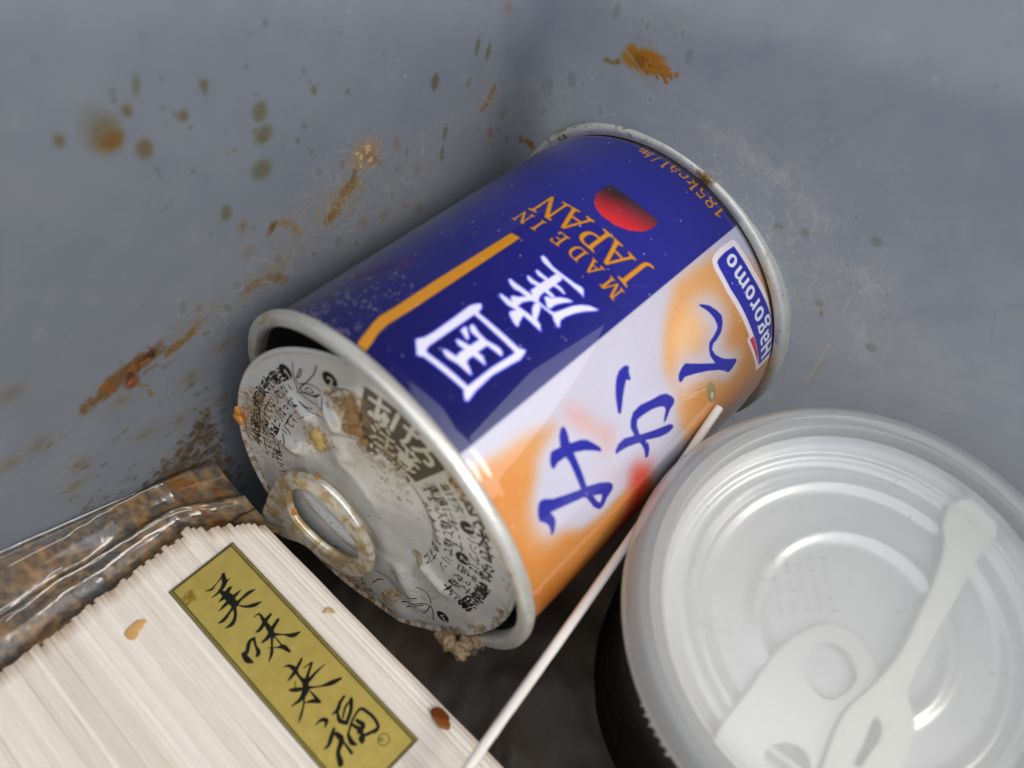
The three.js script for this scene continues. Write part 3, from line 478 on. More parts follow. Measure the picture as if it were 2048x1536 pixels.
  ringText('あけ方', 25.7, [113, 101, 89], 5.9, 0.9, '#dcd9d0'); ringText('注意', 20.1, [109, 94], 5.2, 0.6, '#dcd9d0'); ringText('質:アルミ', 15.5, [116, 109, 103, 95, 85], 2.3, 0.42);
  ringText('切り口で手を切らない様取扱注意', 26.9, [75, 68, 63, 57, 51, 46, 40.5, 34, 29, 24.5, 19.5, 14.5, 9.5, 4.5, -0.5], 2.7, 0.46);
  ringText('あけ方:', 23.6, [74, 68.5, 63, 58.5], 2.2, 0.26); badge(53, 23.8, '1'); ringText('リングはまっすぐに', 24.3, [47, 41, 35, 28, 21.5, 15.5, 10, 4.5, -1], 2.2, 0.26);
  ringText('垂直に起こす', 20.7, [74, 66.5, 59.5, 52.5, 45.5, 38.5], 2.3, 0.26); badge(30.5, 21.6, '2'); ringText('缶を指手', 22.2, [22, 14, 7, 0], 2.2, 0.26);
  ringText('すまっ人指し指でリン', 18.6, [75, 69, 63, 58, 51, 44, 37, 30, 21, 12], 2.1, 0.25); ringText('へ引き上げますに', 15.6, [73, 63, 52, 43.5, 34, 24, 14, 4], 2.1, 0.25);
  ringText('注意切手扱取様口注意扱手', 28.8, (i) => 163 + i * 4.6, 2.5, 0.42); ringText('いはをりなでけ指垂引すこ', 26.2, (i) => 164 + i * 5, 2.2, 0.28); ringText('なっつはりに指方上直けい'.replace('つ', 'っ'), 23.6, (i) => 166 + i * 5.4, 2.2, 0.28); ringText('しこすでリンい', 21.0, (i) => 166 + i * 6.4, 2.1, 0.26); ringText('切注手方けい', 28.6, (i) => -118 + i * 5, 2.4, 0.36);
  badge(159, 29, '1', 1.6); badge(136, 27.7, '2', 1.7); badge(-20.5, 28.8, '3', 1.5);
  x.strokeStyle = INKED; x.lineWidth = 0.24; x.lineCap = 'round'; for (const q of [...INK.fingers, ...INK.fingers2]) { curve(x, q); x.stroke(); }
  grain(x, 1536, 1536, (i, j, d, o) => { const k = (fbm(i / 90, j / 90, 4) - 0.48) * 22 + (noise(i * 0.7, j * 0.7, 1) - 0.5) * 8; d[o] += k; d[o + 1] += k; d[o + 2] += k; });
  const stain = (px, py, r, n, col, sx = 1, sy = 1, rot = 0) => { for (let i = 0; i < n; i++) { const t = rr(0, 6.283), q = r * Math.pow(rnd(), 0.6), ax = Math.cos(t) * q * sx, ay = Math.sin(t) * q * sy; x.fillStyle = `rgba(${col},${rr(0.08, 0.5)})`; x.beginPath(); x.ellipse(px + ax * Math.cos(rot) - ay * Math.sin(rot), py + ax * Math.sin(rot) + ay * Math.cos(rot), rr(0.1, 0.7), rr(0.1, 0.5), rr(0, 3), 0, 7); x.fill(); } };
  stain(-14.6, 18, 5, 260, '150,116,64', 0.7, 1.2, -0.7); stain(-12, 14.5, 5, 300, '158,124,70', 1.6, 0.6, -0.6); stain(-15, 2, 3.6, 140, '170,132,62'); stain(-5, 17, 5, 160, '156,128,84', 1.6, 0.5, -0.4); stain(-4, 12, 7, 160, '150,130,96', 1.5, 0.5, -0.3);
  stain(-28.5, -12, 8, 420, '168,140,104', 0.6, 1.3); stain(-27, -4, 6, 220, '176,140,96', 0.7, 1.2); stain(-22, -14, 8, 220, '170,150,120'); stain(-30, -14, 3, 120, '160,96,40', 0.5, 1.2); stain(8, 25, 2.2, 70, '170,128,70', 1.6, 0.4, -0.4); stain(22, 22, 9, 110, '184,160,116', 1.4, 0.14, -0.9); stain(14.3, -1.6, 1.4, 50, '160,146,96', 1.3, 0.7); stain(5, -27, 7, 240, '120,92,60', 1.6, 0.5); stain(16, -28, 8, 220, '160,112,60', 1.6, 0.4, 0.5); stain(20, -10, 9, 50, '196,176,136'); stain(18, -20, 4, 100, '180,130,70', 0.5, 1); stain(24, -4, 8, 40, '190,170,130');
  for (let i = 0; i < 2200; i++) { const px = rr(-33, 33), py = rr(-33, 30); if (fbm(px * 0.13 + 5, py * 0.13, 3, 4) < 0.53) continue; x.strokeStyle = `rgba(${rnd() < 0.5 ? '158,128,86' : '188,172,146'},${rr(0.08, 0.4)})`; x.lineWidth = rr(0.1, 0.35); x.beginPath(); x.moveTo(px, py); x.lineTo(px + rr(-0.8, 0.8), py + rr(-0.8, 0.8)); x.stroke(); }
  for (let i = 0; i < 300; i++) { const a = rr(-150, 20) * R, r = rr(31.5, 33.6); x.fillStyle = `rgba(${rnd() < 0.5 ? '150,112,64' : '120,92,60'},${rr(0.1, 0.5)})`; x.beginPath(); x.arc(r * Math.cos(a), r * Math.sin(a), rr(0.2, 0.8), 0, 7); x.fill(); }
  for (let i = 0; i < 160; i++) { const a = rr(-3.14, 3.14), r = rr(4, 33); x.fillStyle = `rgba(90,84,70,${rr(0.1, 0.5)})`; x.beginPath(); x.arc(r * Math.cos(a), r * Math.sin(a), rr(0.05, 0.22), 0, 7); x.fill(); }
  const ridge = (px, py, a, r0, r1, w) => { const t = Math.atan2(py, px) - a * R, r = Math.hypot(px, py), d = r * Math.sin(t), al = r * Math.cos(t); return Math.exp(-(d * d) / (w * w)) * smoothstep(al, r0, r0 + 2) * (1 - smoothstep(al, r1 - 3, r1)); };
  const height = (px, py) => {
    const r = Math.hypot(px, py); let h = 0.55 * smoothstep(r, 32.2, 33) - 0.5 * smoothstep(r, 33.1, 33.5);
    h -= 0.7 * (1 - smoothstep(r, 14.2, 16)) * (1 - smoothstep(-py, 2, 9) * 0.6);
    for (const [a, r0, r1, w] of [[166, 18, 27, 1.7], [146, 15, 24, 1.5], [-6, 14, 25, 1.5], [-33, 15, 29, 1.9], [120, 12, 17, 1.4], [200, 16, 28, 1.6]]) h += 0.9 * ridge(px, py, a, r0, r1, w);
    const ex = (px + 2) / 10.5, ey = (py + 14) / 6.6, e = Math.hypot(ex, ey); h -= 0.35 * (1 - smoothstep(e, 0.75, 1.35)); h += 0.6 * (1 - smoothstep(e, 0.7, 1.1)) * Math.cos((py + 14 - 0.12 * px) * 1.4);
    for (const [qx, qy, qr, qh] of [[-9, 2.5, 3, 0.7], [15.5, -13, 3, 0.5], [-18, -6, 3, 0.4], [22, -22, 4, 0.9]]) h += qh * Math.exp(-((px - qx) ** 2 + (py - qy) ** 2) / (qr * qr));
    return h + 0.22 * (fbm(px * 0.16 + 9, py * 0.16, 2) - 0.5) + 0.1 * (fbm(px * 0.5, py * 0.5, 7) - 0.5);
  };
  const lg = grid(260, 96, (u, v) => { const r = 33.5 * Math.pow(v, 0.8), t = u * 2 * Math.PI; return [r * mm * Math.cos(t), r * mm * Math.sin(t), height(r * Math.cos(t), r * Math.sin(t)) * mm]; });
  { const p = lg.attributes.position, q = lg.attributes.uv; for (let i = 0; i < p.count; i++) q.setXY(i, p.getX(i) / 0.068 + 0.5, p.getY(i) / 0.068 + 0.5); lg.computeVertexNormals(); }
  const lid = mesh('lid', lg, phy({ map: tex(c), metalness: 0.42, roughness: 0.2, bumpMap: noiseTex(256, 30, 30, 0, 1), bumpScale: 0.00004 }), can);
  rel.decompose(lid.position, lid.quaternion, lid.scale);
  const sp = (q) => new THREE.CatmullRomCurve3(q.map(([a, b]) => V(a * mm, b * mm, 0)), true).getPoints(90).map((p) => new THREE.Vector2(p.x, p.y));
  const outline = new THREE.Shape(sp([[-7, -3.6], [-0.6, -3.9], [6.2, -7], [10, -11.8], [10.6, -17.4], [8, -22], [3.4, -24.7], [-2, -26.4], [-5.4, -30], [-8.6, -32.4], [-12.4, -31.4], [-14.2, -25], [-15.2, -18], [-15, -12], [-11, -6]]));
  outline.holes.push(new THREE.Path(sp([[-12.4, -13], [-9.4, -8], [-3, -7], [4.4, -9], [7.8, -12.6], [8, -15.8], [5.4, -19.6], [-1.2, -22.6], [-8, -22.2], [-11.9, -18]])));
  const rg = new THREE.ExtrudeGeometry(outline, { depth: 0.15 * mm, bevelEnabled: true, bevelThickness: 0.8 * mm, bevelSize: 0.8 * mm, bevelOffset: -0.65 * mm, bevelSegments: 5, curveSegments: 4 });
  const [gc, gx] = canvas(512, 512); gx.fillStyle = '#ded9ca'; gx.fillRect(0, 0, 512, 512);
  grain(gx, 512, 512, (i, j, d, o) => { const g = smoothstep(fbm(i / 46, j / 46, 3, 6), 0.36, 0.72), q = (fbm(i / 12, j / 12, 6) - 0.48) * 36; d[o] = lerp(d[o], 188, g) + q; d[o + 1] = lerp(d[o + 1], 164, g) + q; d[o + 2] = lerp(d[o + 2], 120, g) + q; });
  const ringMat = phy({ map: tex(gc, true, true), color: 0xffffff, metalness: 0.55, roughness: 0.22, bumpMap: noiseTex(128, 8, 8, 0, 1), bumpScale: 0.00008 });
  { const p = rg.attributes.position, q = rg.attributes.uv; for (let i = 0; i < p.count; i++) q.setXY(i, p.getX(i) * 60, p.getY(i) * 60); }
  const pull = mesh('pull_ring', rg, ringMat, lid); pull.position.z = 1.7 * mm; pull.rotation.x = -0.05;
  const rivet = mesh('rivet', new THREE.SphereGeometry(2.1 * mm, 24, 12).scale(1, 1, 0.4), ringMat, lid); rivet.position.set(-9.2 * mm, -26.6 * mm, 2.3 * mm);
  const crumb = (list, col, rough) => list.forEach(([px, py, k, e]) => { const b = mesh('food_crumb', lump(k * mm, 1.2, 0.9, 0.5, 0.4, 3), std({ color: col, roughness: rough }), lid); b.position.set(px * mm, py * mm, (height(px, py) + (e ?? 0.1)) * mm); b.rotation.z = rr(0, 3); });
  crumb([[-29.5, -14.5, 1.3], [-30.6, -12.6, 0.9], [-6.2, -6.0, 1.1, 2.4], [-9.6, -5.2, 0.8, 2.4], [-9.5, -30.2, 1.6, 1.2], [-8.8, -22.4, 1.2, 2.2], [-4, -31.6, 1.3, 0.6]], 0xb87a2c, 0.45);
  crumb([[-15.6, 3.2, 1.3], [-14.6, 1.0, 1.2], [-13.8, -0.6, 1.0]], 0xc9a860, 0.25);
  crumb([[-14.5, 18.6, 1.6], [-12.8, 16.4, 1.9], [-10.6, 14.6, 1.5], [-12, 12.6, 1.1], [-8.4, 14, 1]], 0x9a7646, 0.6);
}
// a scrap of pale food caught under the lid
{
  const p = [[898, 1284, 0.1556, 2.2], [912, 1296, 0.1552, 2.0], [922, 1308, 0.1546, 1.9], [934, 1290, 0.156, 2.5], [888, 1276, 0.157, 2.0], [950, 1284, 0.157, 2.3]], d = [[968, 1280, 0.158, 2.2], [985, 1262, 0.160, 2.0], [1004, 1244, 0.1615, 1.8], [946, 1302, 0.1558, 1.4], [962, 1292, 0.1572, 1.4], [1014, 1228, 0.162, 1.4]];
  const back = ([px, py, z]) => V((px - 1024) / 1600 * z, -(py - 768) / 1600 * z, -z).applyQuaternion(camera.quaternion);
  const parts = [];
  for (const [list, col] of [[p, (x, y, z) => { const k = 0.25 + 1.3 * fbm(x * 5, y * 5, z * 5); return [0.25 * k, 0.17 * k, 0.09 * k]; }], [d, (x, y, z) => { const k = 0.5 + fbm(x * 3, y * 3, z * 3); return [0.05 * k, 0.034 * k, 0.02 * k]; }]]) for (const q of list) { const g = lump(q[3] * 0.74 * mm, 1.15, 0.9, 1, 0.62, 5, col), c = back(q); g.rotateX(rr(0, 3)); g.rotateY(rr(0, 3)); g.translate(c.x, c.y, c.z); parts.push(g); }
  tag(mesh('food_scrap', mergeGeometries(parts), phy({ vertexColors: true, roughness: 0.6 }), scene), 'lumpy beige and black food scrap hanging below the lid of the mandarin tin', 'food scrap');
}
const at = (px, py, y) => { const d = V((px - 1024) / 1600, -(py - 768) / 1600, -1).applyQuaternion(camera.quaternion); return d.multiplyScalar(y / d.y); };   // where the line of sight meets the level y
camera.updateMatrixWorld();

// ---------------------------------------------------------------- the packet of dried noodles
const PK = { c: V(-0.04018855, -0.14918059, -0.02840773), x: V(0.67772137, -0.12450592, -0.72470133), y: V(-0.73348215, -0.04485184, -0.67822728), n: V(0.05193912, 0.99120461, -0.12171993) };
function goldLabel() {
  const S = 36, [c, x] = canvas(15 * S, 53 * S); x.setTransform(S, 0, 0, -S, 7.5 * S, 26.5 * S);
  x.fillStyle = '#cbb45c'; x.fillRect(-8, -27, 16, 54);
  x.strokeStyle = 'rgba(70,62,24,.9)'; x.lineWidth = 0.22; x.strokeRect(-6.45, -25.9, 12.9, 51.9); x.strokeStyle = '#3c3a28'; x.lineWidth = 0.5; x.strokeRect(-7.3, -26.4, 14.6, 52.8);
  x.strokeStyle = 'rgba(96,92,52,.5)'; x.lineWidth = 0.8; x.strokeRect(-6.9, -26.2, 13.8, 52.4);
  x.fillStyle = '#17180f';
  for (const k of ['bi', 'aji', 'rai', 'fuku']) for (const st of BRUSH[k]) {
    const cv = new THREE.CatmullRomCurve3(st.map(([a, b, w]) => V(a / 10, b / 10, w / 10))), n = st.length * 12;
    for (let i = 0; i <= n; i++) { const p = cv.getPoint(i / n); x.beginPath(); x.ellipse(p.x, p.y, Math.max(0.08, p.z * 0.5), Math.max(0.08, p.z * 0.42), 0.6, 0, 7); x.fill(); }
  }
  x.strokeStyle = '#2a2818'; x.lineWidth = 0.13; x.beginPath(); x.arc(3.1, -22.1, 0.95, 0, 7); x.stroke(); x.save(); x.translate(3.1, -22.1); x.rotate(0.7); x.scale(1, -1); x.font = '1.3px sans-serif'; x.textAlign = 'center'; x.textBaseline = 'middle'; x.fillStyle = '#2a2818'; x.fillText('R', 0, 0.05); x.restore();
  grain(x, 15 * S, 53 * S, (i, j, d, o) => { const k = (fbm(i / 50, j / 50, 4) - 0.48) * 24 + (noise(i * 0.8, j * 0.8, 3) - 0.5) * 8; d[o] += k; d[o + 1] += k; d[o + 2] += k * 0.6; });
  for (let i = 0; i < 60; i++) { const px = -5.2 + rr(-1, 1), py = 22.6 + rr(-1, 1); x.fillStyle = 'rgba(150,112,30,.25)'; x.beginPath(); x.arc(px, py, rr(0.1, 0.5), 0, 7); x.fill(); }
  return tex(c);
}
function filmTextures() {                              // grime caught in the wrinkles of the clear film
  const W = 1024, H = 256, [a, xa] = canvas(W, H), [b, xb] = canvas(W, H);
  xa.fillStyle = '#f4f2ee'; xa.fillRect(0, 0, W, H); xb.fillStyle = '#fff'; xb.fillRect(0, 0, W, H);
  const ia = xa.getImageData(0, 0, W, H), ib = xb.getImageData(0, 0, W, H);
  for (let j = 0; j < H; j++) for (let i = 0; i < W; i++) {
    const o = (j * W + i) * 4, n = fbm(i / 70, j / 26, 3, 5), f = fbm(i / 16, j / 12, 8, 4), e = fbm(i / 200, j / 14, 5, 4);
    const band = 0.16 * Math.exp(-(((H - j) / H - 0.06) ** 2) / 0.004), g = smoothstep(n * 0.62 + f * 0.38 + band + 0.12 * (e - 0.5), 0.36, 0.66), k = 0.5 + f;
    const rust = smoothstep(fbm(i / 60, j / 40, 12), 0.56, 0.7);
    const col = [lerp(118, 112, rust) * k, lerp(94, 72, rust) * k, lerp(64, 36, rust) * k];
    for (let c = 0; c < 3; c++) { ia.data[o + c] = lerp(244 - c * 3, col[c], Math.pow(g, 0.3)); ib.data[o + c] = 255 * (1 - 0.85 * g); }
  }
  xa.putImageData(ia, 0, 0); xb.putImageData(ib, 0, 0);
  return [tex(a), tex(b, false)];
}
{
  const pack = thing('noodle_packet', 'packet of white dried noodles with gold label at the lower left', 'noodle packet');
  frame(pack, PK.x, PK.y, PK.n, PK.c);
  const endAt = (x) => (x < 3 ? 34.6 : x < 6 ? lerp(34.6, 32, (x - 3) / 3) : lerp(32, 27, (x - 6) / 7));
  const variants = [0, 1, 2, 3, 4, 5, 6].map((k) => {
    const g = grid(8, 30, (u, v) => { const t = -u * 2 * Math.PI, w = 0.1 * Math.sin(v * 5 + k * 2) + 0.03 * Math.sin(v * 17 + k), h = 0.06 * Math.sin(v * 7 + k * 3), q = 1 + 0.05 * Math.sin(v * 40 + k); return [(0.6 * q * Math.cos(t) + w) * mm, v, (0.4 * q * Math.sin(t) + h) * mm]; });
    const c = [], q = g.attributes.uv; for (let i = 0; i < q.count; i++) { const v = q.getY(i), d = smoothstep(v + 0.012 * noise(k * 3.3, i * 0.7), 0.985, 1.004) * (0.4 + 0.6 * noise(k, 4.2)), s = 1 - 0.05 * noise(v * 30, k * 4); c.push(lerp(s, 0.42, d), lerp(s, 0.3, d), lerp(s, 0.19, d)); }
    g.setAttribute('color', new THREE.Float32BufferAttribute(c, 3)); return g;
  });
  const tones = ['#e8dfd2', '#e2d8ca', '#ece4d9', '#ddd2c4', '#e5dbce'].map((c) => phy({ color: c, vertexColors: true, roughness: 0.6 }));
  const strand = (x, z) => { const m = mesh('noodle', variants[Math.floor(rr(0, 7))], tones[Math.floor(rr(0, 5))], pack), y0 = -66, y1 = endAt(x) + rr(-0.4, 0.4) + (rnd() < 0.14 ? rr(-1.1, 0.8) : 0); m.position.set(x * mm, y0 * mm, z * mm); m.scale.set(rr(0.9, 1.12), (y1 - y0) * mm, rr(0.9, 1.15)); };
  for (let x = -50; x < 13.4; x += rr(0.84, 0.98)) strand(x, -0.44 - rr(0, 0.08) - (rnd() < 0.08 ? 0.22 : 0) - (x > 9 ? (x - 9) ** 2 * 0.07 : 0));
  for (let z = -2.6, k = 0; z > -16; z -= rr(0.95, 1.12), k++) strand(13.7 + rr(-0.15, 0.3) - Math.max(0, k - 6) * 0.1, z);
  const block = new THREE.BoxGeometry(62.4 * mm, 91 * mm, 46 * mm); block.translate(-18.6 * mm, -20.2 * mm, -24.4 * mm);
  mesh('noodle_block', block, std({ color: 0xb5a68e, roughness: 0.8 }), pack);
  const lab = new THREE.BoxGeometry(14.3 * mm, 52.7 * mm, 0.16 * mm); { const p = lab.attributes.position, q = lab.attributes.uv; for (let i = 0; i < p.count; i++) q.setXY(i, p.getX(i) / 0.015 + 0.5, p.getY(i) / 0.053 + 0.5); }
  const gl = mesh('gold_label', lab, phy({ map: goldLabel(), metalness: 0.55, roughness: 0.36, clearcoat: 0.4, clearcoatRoughness: 0.15 }), pack); gl.position.z = 0.16 * mm;
  // stains dried on the strands
  const spot = (x, y, a, b, col, rough) => { const m = mesh('dried_stain', lump(mm, a, b, 0.16, 0.35, 3), std({ color: col, roughness: rough }), pack); m.position.set(x * mm, y * mm, 0.03 * mm); };
  spot(-15, 24.9, 2.0, 1.1, 0xc9a062, 0.5); spot(-16, 24.2, 1.1, 1.2, 0xc59a58, 0.5); spot(12.4, -26.2, 1.2, 1.9, 0x6a3608, 0.15); spot(12.0, -27.4, 1.0, 1.6, 0x8a4a10, 0.15); spot(10.9, 2.6, 0.7, 0.4, 0xb79c70, 0.6); spot(11.6, 1.8, 0.4, 0.7, 0xb79c70, 0.6);
  // brown residue in the end of the bag, and the wrinkled clear film over it
  const wall = 48.4, rise = (x) => 0.385 * clamp(3.5 - x, 0, 32);     // the bag climbs the tub wall towards its far corner
  const res = grid(110, 26, (u, v) => { const x = lerp(-54, 16, u), y = lerp(33.2, wall, v); return [x * mm, y * mm, (-5.2 + rise(x) * v * 0.8 - 3.5 * v - Math.max(0, x - 6) * 0.5 + 5 * (fbm(x * 0.22, y * 0.22, 3) - 0.5) + 1.4 * (fbm(x * 0.9, y * 0.9, 5) - 0.5) + 3.5 * Math.exp(-v * 14)) * mm]; });
  { const p = res.attributes.position, c = []; for (let i = 0; i < p.count; i++) { const n = fbm(p.getX(i) * 180, p.getY(i) * 180, 4), q = smoothstep(fbm(p.getX(i) * 320, p.getY(i) * 320, 9), 0.42, 0.62), k = 0.5 + n; c.push(lerp(0.035, 0.26, q) * k, lerp(0.027, 0.16, q) * k, lerp(0.018, 0.08, q) * k); } res.setAttribute('color', new THREE.Float32BufferAttribute(c, 3)); }
  mesh('brown_residue', res, phy({ vertexColors: true, roughness: 0.5 }), pack);
  const prof = new THREE.CatmullRomCurve3([[0, -0.5], [0.1, -1.1], [0.28, -2.9], [0.42, -2.3], [0.52, -0.8], [0.62, -2.0], [0.78, -1.2], [0.9, 1.5], [0.97, 0.6], [1, -2]].map(([a, b]) => V(a, b, 0)));
  const [fm, ft] = filmTextures();
  const filmMat = phy({ map: fm, transmission: 0.94, transmissionMap: ft, thickness: 0, roughness: 0.14, ior: 1.5 });
  const film = grid(180, 60, (u, v) => {
    const x = lerp(-56, 16, u), p = prof.getPoint(v), e = Math.sin(Math.PI * clamp(p.x, 0, 1));
    const w = 0.5 * Math.abs(fbm(x * 0.5 + p.x * 6, p.x * 9, 2, 3) - 0.45) + 3.0 * (fbm(x * 0.07, p.x * 4, 3, 2) - 0.5) + 1.0 * (fbm(x * 0.08 + p.x * 2, p.x * 11, 6, 2) - 0.5) + rise(x) * Math.pow(p.x, 1.6), drop = Math.max(0, x - 5) * 0.42 + Math.max(0, -x - 20) * 0.02;
    return [x * mm, (lerp(endAt(x) - 0.8, wall, p.x) + 0.8 * e * (fbm(x * 0.2, p.x * 4, 8) - 0.5)) * mm, (p.y + rise(x) * Math.pow(p.x, 1.6) * (1 - e) + w * e - drop) * mm];
  });
  const bag = mesh('clear_film', film, filmMat, pack);
  const along = (v, x0, x1, r, k) => {                 // hard folds of the film, where it catches the light
    const q = film.attributes.position, pts = []; for (let x = x0; x <= x1; x += 2) { const u = (x + 56) / 72, i = Math.round(clamp(u, 0, 1) * 180), j = Math.round((v + 0.035 * Math.sin(x * 0.13 + k)) * 60), n = j * 181 + i; pts.push(V(q.getX(n), q.getY(n), q.getZ(n) + r * 0.4)); }
    mesh('film_fold', new THREE.TubeGeometry(new THREE.CatmullRomCurve3(pts), 80, r, 8), phy({ color: 0xe9ebec, roughness: 0.1, transmission: 0.55, thickness: 0, clearcoat: 1, clearcoatRoughness: 0.08 }), bag);
  };
  along(0.92, -56, 1, 0.2 * mm, 0); along(0.6, -54, -18, 0.14 * mm, 2); along(0.42, -30, 6, 0.12 * mm, 4); along(0.75, -24, 4, 0.1 * mm, 1);
}
// the single loose noodle that leans on the tin
{
  const a = V((1438 - 1024) / 1600, -(815 - 768) / 1600, -1).applyQuaternion(camera.quaternion), o = CAN.at, ax = CAN.axis;
  const dp = a.clone().addScaledVector(ax, -a.dot(ax)), q = o.clone().negate().addScaledVector(ax, o.dot(ax)), A = dp.lengthSq(), B = dp.dot(q), C = q.lengthSq() - (CAN.R * mm + 0.0009) ** 2;
  const top = a.multiplyScalar((-B - Math.sqrt(B * B - A * C)) / A), low = V((925 - 1024) / 1600, -(1555 - 768) / 1600, -1).applyQuaternion(camera.quaternion).multiplyScalar(0.127);
  const bent = new THREE.CylinderGeometry(0.86 * mm, 0.86 * mm, 1, 20, 90).translate(0, 0.5, 0), bc = [];
  for (let i = 0, q = bent.attributes.position; i < q.count; i++) {
    const x = q.getX(i), y = q.getY(i), z = q.getZ(i), n = fbm(y * 14, Math.atan2(z, x) * 2, 3), g = fbm(y * 40, Math.atan2(z, x) * 5, 6), k = 0.66 + 0.2 * n, d = smoothstep(fbm(y * 9, 4, 8), 0.5, 0.7) * 0.3, w = 1 + 0.16 * (g - 0.5);
    q.setXYZ(i, x * w + 0.35 * mm * Math.sin(y * 4.2), y, z * w + 0.2 * mm * Math.sin(y * 7)); bc.push(k, k * (0.94 - 0.1 * d), k * (0.86 - 0.3 * d));
  }
  bent.setAttribute('color', new THREE.Float32BufferAttribute(bc, 3)); bent.computeVertexNormals();
  const end = top.clone().lerp(low, 1.12), stick = tag(mesh('loose_noodle', bent, phy({ vertexColors: true, roughness: 0.6 }), scene), 'single white dried noodle stick leaning across the side of the mandarin tin', 'noodle');
  const y = end.clone().sub(top), L = y.length(); y.normalize(); const x = V(0, 1, 0).cross(y).normalize(); frame(stick, x, y, x.clone().cross(y), top); stick.scale.set(1, L, 0.85);
}

// ---------------------------------------------------------------- the can with the cloudy snap-on lid, and the spoon under the lid
{
  const CX = 0.0572, CZ = -0.0325, TOP = 74.4, can = thing('lidded_can', 'black ribbed can with a cloudy white plastic lid at lower right', 'can');
  can.position.set(CX, FLOOR, CZ);
  const body = [[37.6, 0.6], [38.4, 1.2], [38.6, 2.4], [38.2, 3.4], [37.6, 3.9]]; for (let y = 4.5; y < 67; y += 0.35) body.push([37.7 + 0.4 * Math.sin((y - 4) * 2.3), y]); body.push([37.4, 69], [35.2, 70.6], [35, 72.6], [34.2, 73.3], [33.4, 72.8], [33, 71.5], [32.8, 69]);
  const bt = (() => { const [c, x] = canvas(1024, 256); x.fillStyle = '#161512'; x.fillRect(0, 0, 1024, 256); for (let i = 0; i < 500; i++) { const u = rr(0, 1024), v = rr(0, 256), r = fbm(u / 60, v / 30, 3); if (r < 0.5) continue; x.fillStyle = `rgba(${rnd() < 0.4 ? '110,60,30' : '64,56,44'},${rr(0.1, 0.5)})`; x.beginPath(); x.ellipse(u, v, rr(1, 9), rr(0.6, 3), 0, 0, 7); x.fill(); } return tex(c, true, true); })();
  mesh('can_body', lathe(body, 160), phy({ map: bt, roughness: 0.4, metalness: 0.2 }), can);
  const [ec, ex] = canvas(1024, 1024); ex.fillStyle = '#dedfe2'; ex.fillRect(0, 0, 1024, 1024);
  grain(ex, 1024, 1024, (i, j, d, o) => { const k = (fbm(i / 60, j / 60, 4) - 0.48) * 14; d[o] += k; d[o + 1] += k; d[o + 2] += k; });
  ex.fillStyle = 'rgba(120,122,126,.5)'; for (let row = 0; row < 5; row++) for (let k = 0; k < 9; k++) if (rnd() < 0.85) { ex.fillRect(330 + row * 34 + rr(-2, 2), 340 + k * 17, 12, rr(4, 11)); }
  for (let k = 0; k < 60; k++) { const a = 3.5 + k * 0.016; ex.save(); ex.translate(512, 512); ex.rotate(a); ex.fillRect(395, -3, rr(10, 24), 3.5); ex.restore(); }
  const bead = (r) => TOP - 8.2 + 0.8 * Math.exp(-((r - 25.5) ** 2) / 1.4) - 0.5 * Math.exp(-((r - 28.4) ** 2) / 2) + 0.7 * Math.exp(-((r - 16) ** 2) / 1.6) + 0.5 * smoothstep(r, 29.5, 30.5);
  const endGeo = grid(128, 90, (u, v) => { const r = 32.6 * v, t = u * 2 * Math.PI; return [r * mm * Math.cos(t), (bead(r) + (v > 0.975 ? (v - 0.975) * 180 : 0)) * mm, -r * mm * Math.sin(t)]; });
  { const p = endGeo.attributes.position, q = endGeo.attributes.uv; for (let i = 0; i < p.count; i++) q.setXY(i, p.getX(i) / 0.068 + 0.5, -p.getZ(i) / 0.068 + 0.5); endGeo.computeVertexNormals(); }
  mesh('can_end', endGeo, phy({ map: tex(ec), metalness: 0.6, roughness: 0.28 }), can);
  const flatShape = (list, y, hole, depth, bev) => {
    const loc = (q) => new THREE.CatmullRomCurve3(q.map(([px, py]) => { const p = at(px, py, FLOOR + y * mm); return V(p.x - CX, -(p.z - CZ), 0); }), true).getPoints(80).map((p) => new THREE.Vector2(p.x, p.y));
    const s = new THREE.Shape(loc(list)); for (const h of hole) s.holes.push(new THREE.Path(loc(h)));
    const g = new THREE.ExtrudeGeometry(s, { depth: depth * mm, bevelEnabled: true, bevelThickness: bev * mm, bevelSize: bev * mm, bevelOffset: -bev * mm, bevelSegments: 4 }); g.rotateX(-Math.PI / 2); g.translate(0, y * mm, 0); return g;
  };
  const tabY = TOP - 7.8;
  mesh('pull_tab', flatShape([[1430, 1460], [1490, 1380], [1545, 1305], [1600, 1262], [1660, 1248], [1710, 1270], [1745, 1320], [1750, 1370], [1700, 1440], [1640, 1530], [1600, 1620], [1420, 1620], [1400, 1540]], tabY, [[[1605, 1300], [1650, 1282], [1700, 1310], [1715, 1360], [1690, 1395], [1650, 1410], [1610, 1380], [1590, 1340]], [[1520, 1500], [1560, 1480], [1610, 1500], [1620, 1540], [1580, 1570], [1530, 1560]]], 0.9, 0.5), phy({ color: 0xe6e6e6, metalness: 0.65, roughness: 0.24 }), can);
  const lid = [[38.3, -6], [38.9, -5.8], [39.1, -5.1], [38.8, -4.2], [38.1, -2.4], [37.2, -1.1], [36.4, -0.45], [35.3, -0.08], [35.2, 0.1], [35.0, 0.1], [34.9, -0.02], [33.9, 0], [33.8, -0.14], [33.6, -0.14], [33.5, -0.05], [33, -0.25], [32.5, -0.8], [32.1, -1.8], [31.7, -3.6], [31.2, -4.3], [29.8, -4.62], [28.6, -4.7], [28.1, -4.5], [27.6, -4.5], [14, -4.45], [0, -4.4]].map(([r, y]) => [r, TOP + y]);
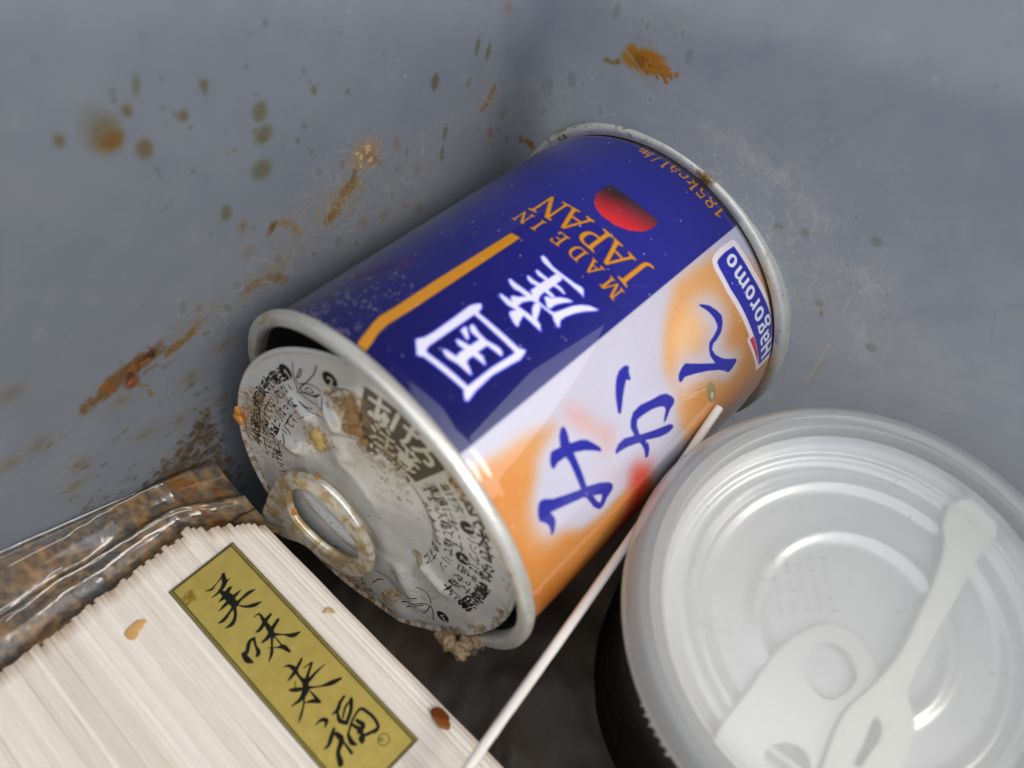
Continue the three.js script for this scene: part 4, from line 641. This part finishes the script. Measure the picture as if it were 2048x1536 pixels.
  const [pc, px] = canvas(1024, 1024); px.fillStyle = '#f4f4f0'; px.fillRect(0, 0, 1024, 1024);   // u round the lid, v from skirt to middle
  for (let i = 0; i < 140; i++) { px.fillStyle = `rgba(90,84,70,${rr(0.15, 0.6)})`; px.beginPath(); px.ellipse(rr(0, 1024), rr(0, 1024), rr(0.5, 1.6), rr(0.6, 2.4), 0, 0, 7); px.fill(); }
  for (let i = 0; i < 220; i++) { px.strokeStyle = `rgba(170,172,172,${rr(0.1, 0.4)})`; px.lineWidth = rr(0.4, 1.2); const a = rr(0, 1024), b = rr(0, 1024); px.beginPath(); px.moveTo(a, b); px.quadraticCurveTo(a + rr(-9, 9), b + rr(-14, 14), a + rr(-16, 16), b + rr(-26, 26)); px.stroke(); }
  const lm = phy({ map: tex(pc, true, true), roughness: 0.3, transmission: 0.62, thickness: 0, ior: 1.4, bumpMap: noiseTex(256, 14, 14, 0.2, 0.8), bumpScale: 0.00004 });
  mesh('plastic_lid', lathe(lid, 180), lm, can);
  for (let i = 0; i < 6; i++) { const b = mesh('plastic_burr', lump(rr(0.4, 0.8) * mm, 1, 1.4, 0.5, 0.4, 2), lm, can), t = (200 + i * 2.3) * R; b.position.set(38.9 * mm * Math.cos(t), (TOP - 5.8) * mm, -38.9 * mm * Math.sin(t)); }
  const spoon = tag(mesh('spoon', flatShape([[1886, 1090], [1883, 1050], [1895, 1015], [1932, 1000], [1970, 1010], [1990, 1045], [1985, 1085], [1955, 1115], [1915, 1190], [1868, 1270], [1830, 1340], [1812, 1390], [1824, 1425], [1826, 1470], [1800, 1540], [1760, 1600], [1620, 1600], [1640, 1540], [1660, 1480], [1690, 1420], [1735, 1378], [1795, 1310], [1830, 1240], [1866, 1160]], TOP - 5.7, [[[1748, 1430], [1764, 1447], [1762, 1480], [1742, 1510], [1718, 1540], [1700, 1530], [1720, 1480], [1735, 1445]]], 0.4, 0.35), phy({ color: 0xe8e8e2, roughness: 0.5 }), scene), 'white plastic spoon lying under the cloudy lid of the black can', 'spoon');
  spoon.position.set(CX, FLOOR, CZ);
}
renderer.render(scene, camera);
